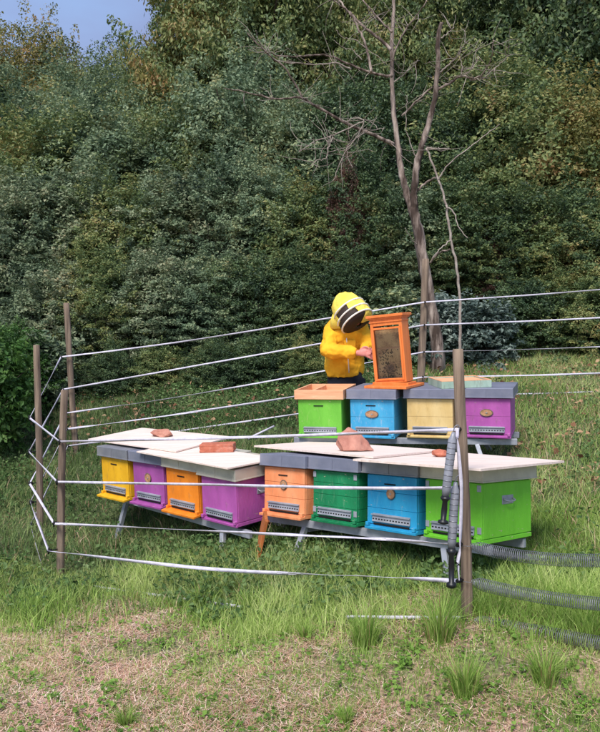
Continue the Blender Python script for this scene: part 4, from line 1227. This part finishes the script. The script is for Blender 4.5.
shrubs = [
 ('shrubA', 'grey', 8, 12, 190, 2.6, 'tall grey green shrub at the left edge above the bright leafy bush'),
 ('shrubB', 'grey', 70, 12.2, 180, 2.5, 'tall grey green shrub high behind the two left corner posts'),
 ('shrubA', 'mixed', 130, 12, 195, 2.4, 'olive shrub behind and above the leaning corner post'),
 ('shrubB', 'grey', 190, 12, 180, 2.4, 'grey green shrub half way between corner post and beekeeper'),
 ('shrubA', 'bluegreen', 245, 12.2, 170, 2.4, 'blue green shrub high up, halfway along the topmost back tape'),
 ('shrubB', 'mixed', 300, 12, 190, 2.2, 'olive green shrub up to the left of the beekeeper'),
 ('shrubA', 'dark', 350, 12, 170, 2.2, 'dark shrub rising directly above the beekeeper'),
 ('shrubB', 'bluegreen', 402, 12.2, 190, 2.2, 'blue green shrub right behind the forked trunk'),
 ('shrubB', 'dark', 460, 12, 185, 2.2, 'dark green shrub behind the thin bare stem'),
 ('shrubA', 'mixed', 515, 12, 200, 2.4, 'flecked green shrub up the slope right of the thin stem'),
 ('shrubB', 'dark', 570, 12, 190, 2.4, 'dark shrub above the right hand tapes'),
 ('shrubA', 'mixed', 625, 11.8, 190, 2.6, 'mixed shrub running off the right edge'),
 ('shrubB', 'grey', 55, 10.4, 268, 1.8, 'low grey shrub right behind the two left corner posts'),
 ('shrubA', 'mixed', 105, 10.5, 262, 1.8, 'low olive shrub just right of the leaning corner post'),
 ('shrubB', 'grey', 155, 10.4, 255, 1.8, 'low grey shrub under the topmost back tape, left part'),
 ('shrubA', 'bluegreen', 205, 10.5, 260, 1.8, 'low blue green shrub under the topmost back tape, middle part'),
 ('shrubB', 'dark', 252, 10.5, 265, 1.7, 'low dark shrub two thirds along the back tapes'),
 ('shrubA', 'dark', 298, 10.6, 258, 1.7, 'low dark shrub immediately left of the beekeeper'),
 ('shrubB', 'dark', 345, 10.6, 262, 1.6, 'low dark shrub behind the beekeeper and the hood'),
 ('bushC', 'bluegreen', 385, 10.2, 300, 1.1, 'big leaved bush behind the display case', ),
 ('bushC', 'pale', 440, 10.0, 305, 0.9, 'pale leaved bush at the foot of the forked dead tree'),
 ('bushC', 'pale', 478, 10.1, 312, 1.0, 'pale leaved bush right of the thin bare stem'),
 ('shrubB', 'dark', 525, 10.8, 285, 1.7, 'dark undergrowth shrub behind the right hand tapes'),
 ('shrubA', 'mixed', 580, 10.8, 278, 1.8, 'low mixed green shrub near the right edge behind the tapes'),
 ('shrubB', 'dark', 630, 10.6, 270, 1.8, 'low dark shrub at the right edge of the view'),
 ('shrubA', 'red', 345, 11.6, 175, 0.9, 'small reddish bush high behind the beekeeper'),
 ('shrubB', 'red', 492, 11.6, 232, 0.7, 'small rusty red bush right of the thin bare stem'),
 ('bushC', 'fresh', -14, 7.6, 340, 1.0, 'bright green leafy bush at the left edge beside the fence posts'),
 ('shrubB', 'fresh', 14, 8.6, 330, 1.1, 'smaller fresh green bush behind the leftmost fence post'),
 ('bushC', 'grey', 35, 8.9, 345, 1.0, 'small dull bush between the left corner posts'),
 ('shrubA', 'dark', 110, 9.3, 352, 1.0, 'knee high dark bush in the grass just right of the thin leaning corner post'),
 ('shrubB', 'mixed', 160, 9.5, 348, 1.0, 'knee high olive bush under the second back tape, left part'),
 ('shrubA', 'dark', 212, 9.5, 345, 1.1, 'knee high dark bush under the second back tape, middle part'),
 ('shrubB', 'dark', 262, 9.6, 342, 1.1, 'knee high dark bush well left of the beekeeper, before the tall shrubs'),
 ('shrubA', 'mixed', 306, 9.6, 345, 0.9, 'knee high olive bush right beside the elbow of the beekeeper'),
]
for pr, mt, u, D, tv, w, lb in shrubs:
    plant(pr, mt, u, D, tv, w, lb, 'leafy_bush' if pr == 'bushC' else 'shrub', 'shrub', GS)

# ------------------------------------------------------------------ ground cover
def vnoise(x, y, s, seed=0):
    """cheap smooth value noise in 0..1"""
    rg = np.random.default_rng(seed); T = rg.random((64, 64))
    X = x * s + 100.3; Y = y * s + 100.7
    xi = np.floor(X).astype(int); yi = np.floor(Y).astype(int); fx = X - xi; fy = Y - yi
    fx = fx * fx * (3 - 2 * fx); fy = fy * fy * (3 - 2 * fy)
    g = lambda a, b: T[a % 64, b % 64]
    return (g(xi, yi) * (1 - fx) + g(xi + 1, yi) * fx) * (1 - fy) + (g(xi, yi + 1) * (1 - fx) + g(xi + 1, yi + 1) * fx) * fy

def scatter(n, y0, y1, margin=0.6, power=1.0):
    """points in the wedge the camera and its neighbours could see"""
    y = y0 + (y1 - y0) * rng.random(n * 2) ** power
    x = (rng.random(n * 2) * 2 - 1) * (y1 * 0.42 + margin)
    k = np.abs(x) < y * 0.42 + margin
    return x[k][:n], y[k][:n]

def blades(name, x, y, h, w, bend, cols, mat, lab, lean=None, zoff=0.0, cat='grass'):
    n = len(x)
    z = tz(x, y) + zoff
    a = rng.random(n) * 2 * np.pi
    dx, dy = np.cos(a), np.sin(a)
    if lean is not None: dx, dy = dx * (1 - lean[1]) + lean[0][0] * lean[1], dy * (1 - lean[1]) + lean[0][1] * lean[1]
    fa = rng.random(n) * 2 * np.pi
    wx, wy = np.cos(fa) * w / 2, np.sin(fa) * w / 2
    b = np.stack([x, y, z - 0.01], 1)
    side = np.stack([wx, wy, np.zeros(n)], 1)
    m1 = b + np.stack([dx * bend * h * 0.22, dy * bend * h * 0.22, h * 0.5 * np.sqrt(np.maximum(0.02, 1 - (bend * .45) ** 2))], 1)
    tp = b + np.stack([dx * bend * h * 0.85, dy * bend * h * 0.85, h * np.sqrt(np.maximum(0.01, 1 - (bend * .82) ** 2))], 1)
    V = np.stack([b - side, b + side, m1 - side * 0.8, m1 + side * 0.8, tp], 1).reshape(-1, 3)
    i = np.arange(n)[:, None] * 5
    Fc = np.concatenate([i + np.array([[0, 1, 3]]), i + np.array([[0, 3, 2]]), i + np.array([[2, 3, 4]])], 1).reshape(-1, 3)
    me = np_mesh(name, V, Fc, True)
    at = me.attributes.new('col', 'FLOAT_COLOR', 'POINT')
    at.data.foreach_set('color', np.repeat(np.c_[cols, np.ones(n)], 5, 0).astype(np.float32).ravel())
    o = link(name, me, mat)
    return tag(o, lab, cat, None, 'stuff')

def pal(hexes, t):
    C = np.array([lin(h)[:3] for h in hexes]); k = len(C) - 1
    t = np.clip(t, 0, 0.9999) * k; i = t.astype(int); f = (t - i)[:, None]
    return C[i] * (1 - f) + C[i + 1] * f
GM = attr_mat('grass_blades', 0.3)
DM = attr_mat('dry_cuttings', 0.1, 0.8)
green = ['#4a662a', '#6e903c', '#93b254', '#b8ca76', '#d8da9c']
dull = ['#354a28', '#50693a', '#6f884e', '#93a268', '#b2b684']
straw = ['#8c6a52', '#a88468', '#c2a084', '#d6baa0', '#b7a070']
def zone(x, y):
    """1 in the mown, brown foreground, 0 in the uncut green; the limit runs obliquely"""
    lim = 4.62 - 0.34 * (x + 1.5) + 0.9 * (vnoise(x, y, 1.3, 5) - 0.5) + 0.5 * (vnoise(x, y, 4.1, 6) - 0.5)
    return np.clip((lim - y) / 0.5 + 0.5, 0, 1)

# short green grass everywhere
x, y = scatter(130000, 2.4, 5.4, 0.5)
zn = zone(x, y); pn_ = vnoise(x, y, 2.2, 1) * 0.6 + vnoise(x, y, 6, 2) * 0.4
keep = rng.random(len(x)) < np.where(zn > 0.5, np.clip((pn_ - 0.22 + 0.10 * np.clip(x, -1, 1)) * 3.0, 0.30, 1.0), 1)
x, y, zn = x[keep], y[keep], zn[keep]
t = vnoise(x, y, 1.7, 3) * 0.6 + rng.random(len(x)) * 0.5
h = np.where(zn > 0.5, 0.050, 0.075) * rng.uniform(0.5, 1.6, len(x))
blades('short_grass', x, y, h, rng.uniform(0.002, 0.0042, len(x)), rng.uniform(0.2, 1.0, len(x)), pal(green, t), GM, 'short green grass growing through the cut foreground')
# tall fresh band in front of the rack
x, y = scatter(60000, 3.4, 5.3, 0.5)
lim = 4.62 - 0.34 * (x + 1.5) + 0.5 * (vnoise(x, y, 1.3, 5) - 0.5)
k = (rng.random(len(x)) < np.exp(-((y - lim - 0.25) / 0.48) ** 2) * (0.12 + 0.88 * np.clip((vnoise(x, y, 3.2, 8) - 0.35) * 4, 0, 1)))
x, y = x[k], y[k]
t = vnoise(x, y, 2.1, 9) * 0.5 + rng.random(len(x)) * 0.45 + 0.12
blades('tall_grass', x, y, rng.uniform(0.08, 0.20, len(x)) * (0.6 + 0.7 * vnoise(x, y, 2.7, 10)), rng.uniform(0.003, 0.0055, len(x)), rng.uniform(0.15, 0.9, len(x)), pal(green, t), GM, 'taller fresh green grass left uncut along the fence')
# middle and back grass
x, y = scatter(120000, 4.4, 10.5, 0.8)
right = np.clip((x - 0.9) / 0.8, 0, 1)
t = vnoise(x, y, 1.4, 12) * 0.55 + rng.random(len(x)) * 0.45 + 0.10 * right
t = t - 0.28 * np.clip((y - 7.0) / 1.5, 0, 1) * (1 - right)
c = pal(dull, t) * (1 - 0.55 * right[:, None]) + pal(green, t) * 0.55 * right[:, None]
dry = (rng.random(len(x)) < 0.10 + 0.12 * right); c[dry] = pal(straw, rng.random(dry.sum()))
blades('meadow_grass', x, y, rng.uniform(0.05, 0.15, len(x)) * (0.5 + vnoise(x, y, 2.5, 14)), rng.uniform(0.004, 0.008, len(x)), rng.uniform(0.3, 1.05, len(x)), c, GM, 'uneven meadow grass under and behind the beehives')
# dry cuttings lying on the mown ground
x, y = scatter(150000, 2.4, 4.9, 0.5)
zn = zone(x, y); k = rng.random(len(x)) < np.clip(zn * 1.1 + 0.06, 0, 1) * np.clip((vnoise(x, y, 1.6, 21) * .6 + vnoise(x, y, 5, 23) * .4 - 0.30 - 0.06 * np.clip(x, -1.5, 1.5)) * 3.0, 0.12, 1)
x, y = x[k], y[k]; n = len(x)
ang = rng.random(n) * 2 * np.pi; ln = rng.uniform(0.015, 0.062, n); w = rng.uniform(0.0016, 0.0036, n)
d = np.stack([np.cos(ang), np.sin(ang), rng.uniform(-0.1, 0.35, n)], 1)
b = np.stack([x, y, tz(x, y) + rng.uniform(0.002, 0.022, n)], 1)
sd_ = np.stack([-np.sin(ang), np.cos(ang), np.zeros(n)], 1) * w[:, None] / 2
V = np.stack([b - sd_, b + sd_, b + d * ln[:, None] + sd_ * .6, b + d * ln[:, None] - sd_ * .6], 1).reshape(-1, 3)
me = np_mesh('dry_cuttings', V, np.arange(n * 4).reshape(-1, 4), False)
at = me.attributes.new('col', 'FLOAT_COLOR', 'POINT'); cc = pal(['#a57862', '#c4967e', '#dab29c', '#e8ccb8', '#f0dfce'], rng.random(n) * 0.8 + 0.2 * vnoise(x, y, 4, 22))
at.data.foreach_set('color', np.repeat(np.c_[cc, np.ones(n)], 4, 0).astype(np.float32).ravel())
tag(link('dry_cuttings', me, DM), 'pinkish brown dry grass cuttings strewn over the foreground', 'dry grass', None, 'stuff')

# broad-leaved weeds: low leaves
def weed_leaves(name, x, y, zo, size, cols, lab, cat='weeds', up=0.6, aspect=1.5):
    n = len(x)
    cen = np.stack([x, y, tz(x, y) + zo], 1)
    nr = rng.normal(size=(n, 3)) * 0.45 + np.array([0, -0.15, up]); nr /= np.linalg.norm(nr, axis=1)[:, None]
    me = leaves_mesh(name, cen, nr, size, size / aspect, rng.random(n), rng, 0.0)
    at = me.attributes.new('col', 'FLOAT_COLOR', 'POINT'); at.data.foreach_set('color', np.repeat(np.c_[cols, np.ones(n)], 4, 0).astype(np.float32).ravel())
    return tag(link(name, me, GM), lab, cat, None, 'stuff')
x, y = scatter(90000, 4.0, 9.8, 0.8)
k = (zone(x, y) < 0.4) & (rng.random(len(x)) < np.clip((vnoise(x, y, 1.1, 31) - 0.30) * 2.2, 0.05, 1) * np.where((x > 1.1) & (y > 4.4), 0.35, 1))
x, y = x[k], y[k]; n = len(x)
hh = 0.02 + 0.16 * vnoise(x, y, 3.1, 33) * rng.random(n)
weed_leaves('low_weeds', x, y, hh, rng.uniform(0.018, 0.05, n), pal(['#22331a', '#38502a', '#4f6b3a', '#6d8650', '#8b9c6c'], vnoise(x, y, 1.9, 34) * .5 + rng.random(n) * .5), 'low broad leaved weeds under and around the racks')
# fallen leaves on the slope at the back right and under the shrubs
x, y = scatter(2800, 5.6, 11.5, 0.8)
k = ((x > 1.4) | (y > 8.0)); x, y = x[k], y[k]; n = len(x)
weed_leaves('fallen_leaves', x, y, rng.uniform(0.03, 0.10, n), rng.uniform(0.03, 0.075, n), pal(['#5e4030', '#8c6248', '#b08a68', '#c9a684'], rng.random(n)), 'brown fallen leaves scattered over the back slope', 'fallen leaves', 0.9, 1.3)
# clover and small rosettes in the foreground
cx_, cy_ = scatter(420, 2.5, 4.6, 0.3)
kk = rng.integers(8, 26, len(cx_)); idx = np.repeat(np.arange(len(cx_)), kk)
x = cx_[idx] + rng.normal(size=len(idx)) * 0.028; y = cy_[idx] + rng.normal(size=len(idx)) * 0.028
weed_leaves('clover', x, y, rng.uniform(0.008, 0.035, len(x)), rng.uniform(0.012, 0.030, len(x)), pal(['#3e5a22', '#5a7d30', '#7a9c44', '#98b45c'], vnoise(x, y, 2, 41) * .4 + rng.random(len(x)) * .6), 'small clover and weed rosettes in the cut grass', 'weeds', 1.0, 1.25)

# distinct grass tufts of the foreground
TG = 'grass tufts in the foreground'
tufts = [(365, 648, 42, 'upright green tuft in the cut grass left of the near post'), (440, 640, 48, 'large spreading grass tuft right in front of the near post'),
         (465, 695, 46, 'biggest foreground tuft low down below the near post'), (545, 685, 40, 'dark green tuft in the lower right corner area'),
         (200, 608, 26, 'thin tuft at the edge of the cut grass left of centre'), (250, 615, 30, 'tuft at the edge of the cut grass near the middle'),
         (480, 618, 26, 'tuft hugging the foot of the near post on its right'), (125, 728, 24, 'tuft at the bottom edge towards the left'),
         (75, 655, 10, 'tiny bright seedling tuft on the left brown patch'), (345, 725, 22, 'tuft at the bottom edge near the centre'),
         (305, 640, 20, 'small tuft on the brown patch near the centre'), (590, 640, 28, 'tuft at the right edge under the springs')]
for i, (u, v, hp_, lb) in enumerate(tufts):
    # find where the line of sight meets the ground
    D = 2.6
    while D < 6 and (366 - v) / F * D > tzs((u - 300) / F * D, D): D += 0.01
    xx = (u - 300) / F * D; H_ = hp_ / F * D * 1.15
    n = int(110 + hp_ * 4)
    a = rng.random(n) * 6.28; r = rng.random(n) ** 0.6 * H_ * 0.22
    x = xx + np.cos(a) * r; y = D + np.sin(a) * r
    t = rng.random(n) * 0.6 + 0.15
    cc = pal(green, t); dr = rng.random(n) < 0.08; cc[dr] = pal(straw, rng.random(dr.sum()))
    lean = (np.stack([np.cos(a), np.sin(a)]), 0.7)
    o = blades('grass_tuft', x - xx, y - D, H_ * rng.uniform(0.5, 1.1, n), rng.uniform(0.003, 0.0055, n), rng.uniform(0.25, 1.0, n), cc, GM, lb, lean)
    # blades() put the roots on the terrain near the origin: lift them onto the ground under the tuft
    me = o.data; co = np.empty(len(me.vertices) * 3, np.float32); me.vertices.foreach_get('co', co); co = co.reshape(-1, 3)
    co[:, 2] += -np.repeat(tz(x - xx, y - D), 5) + np.repeat(tz(x, y), 5) - tzs(xx, D)
    me.vertices.foreach_set('co', co.ravel()); me.update()
    o.location = (xx, D, tzs(xx, D))
    del o['kind']; o['category'] = 'grass tuft'; o['group'] = TG
print('triangles', sum(len(m.polygons) for m in bpy.data.meshes))
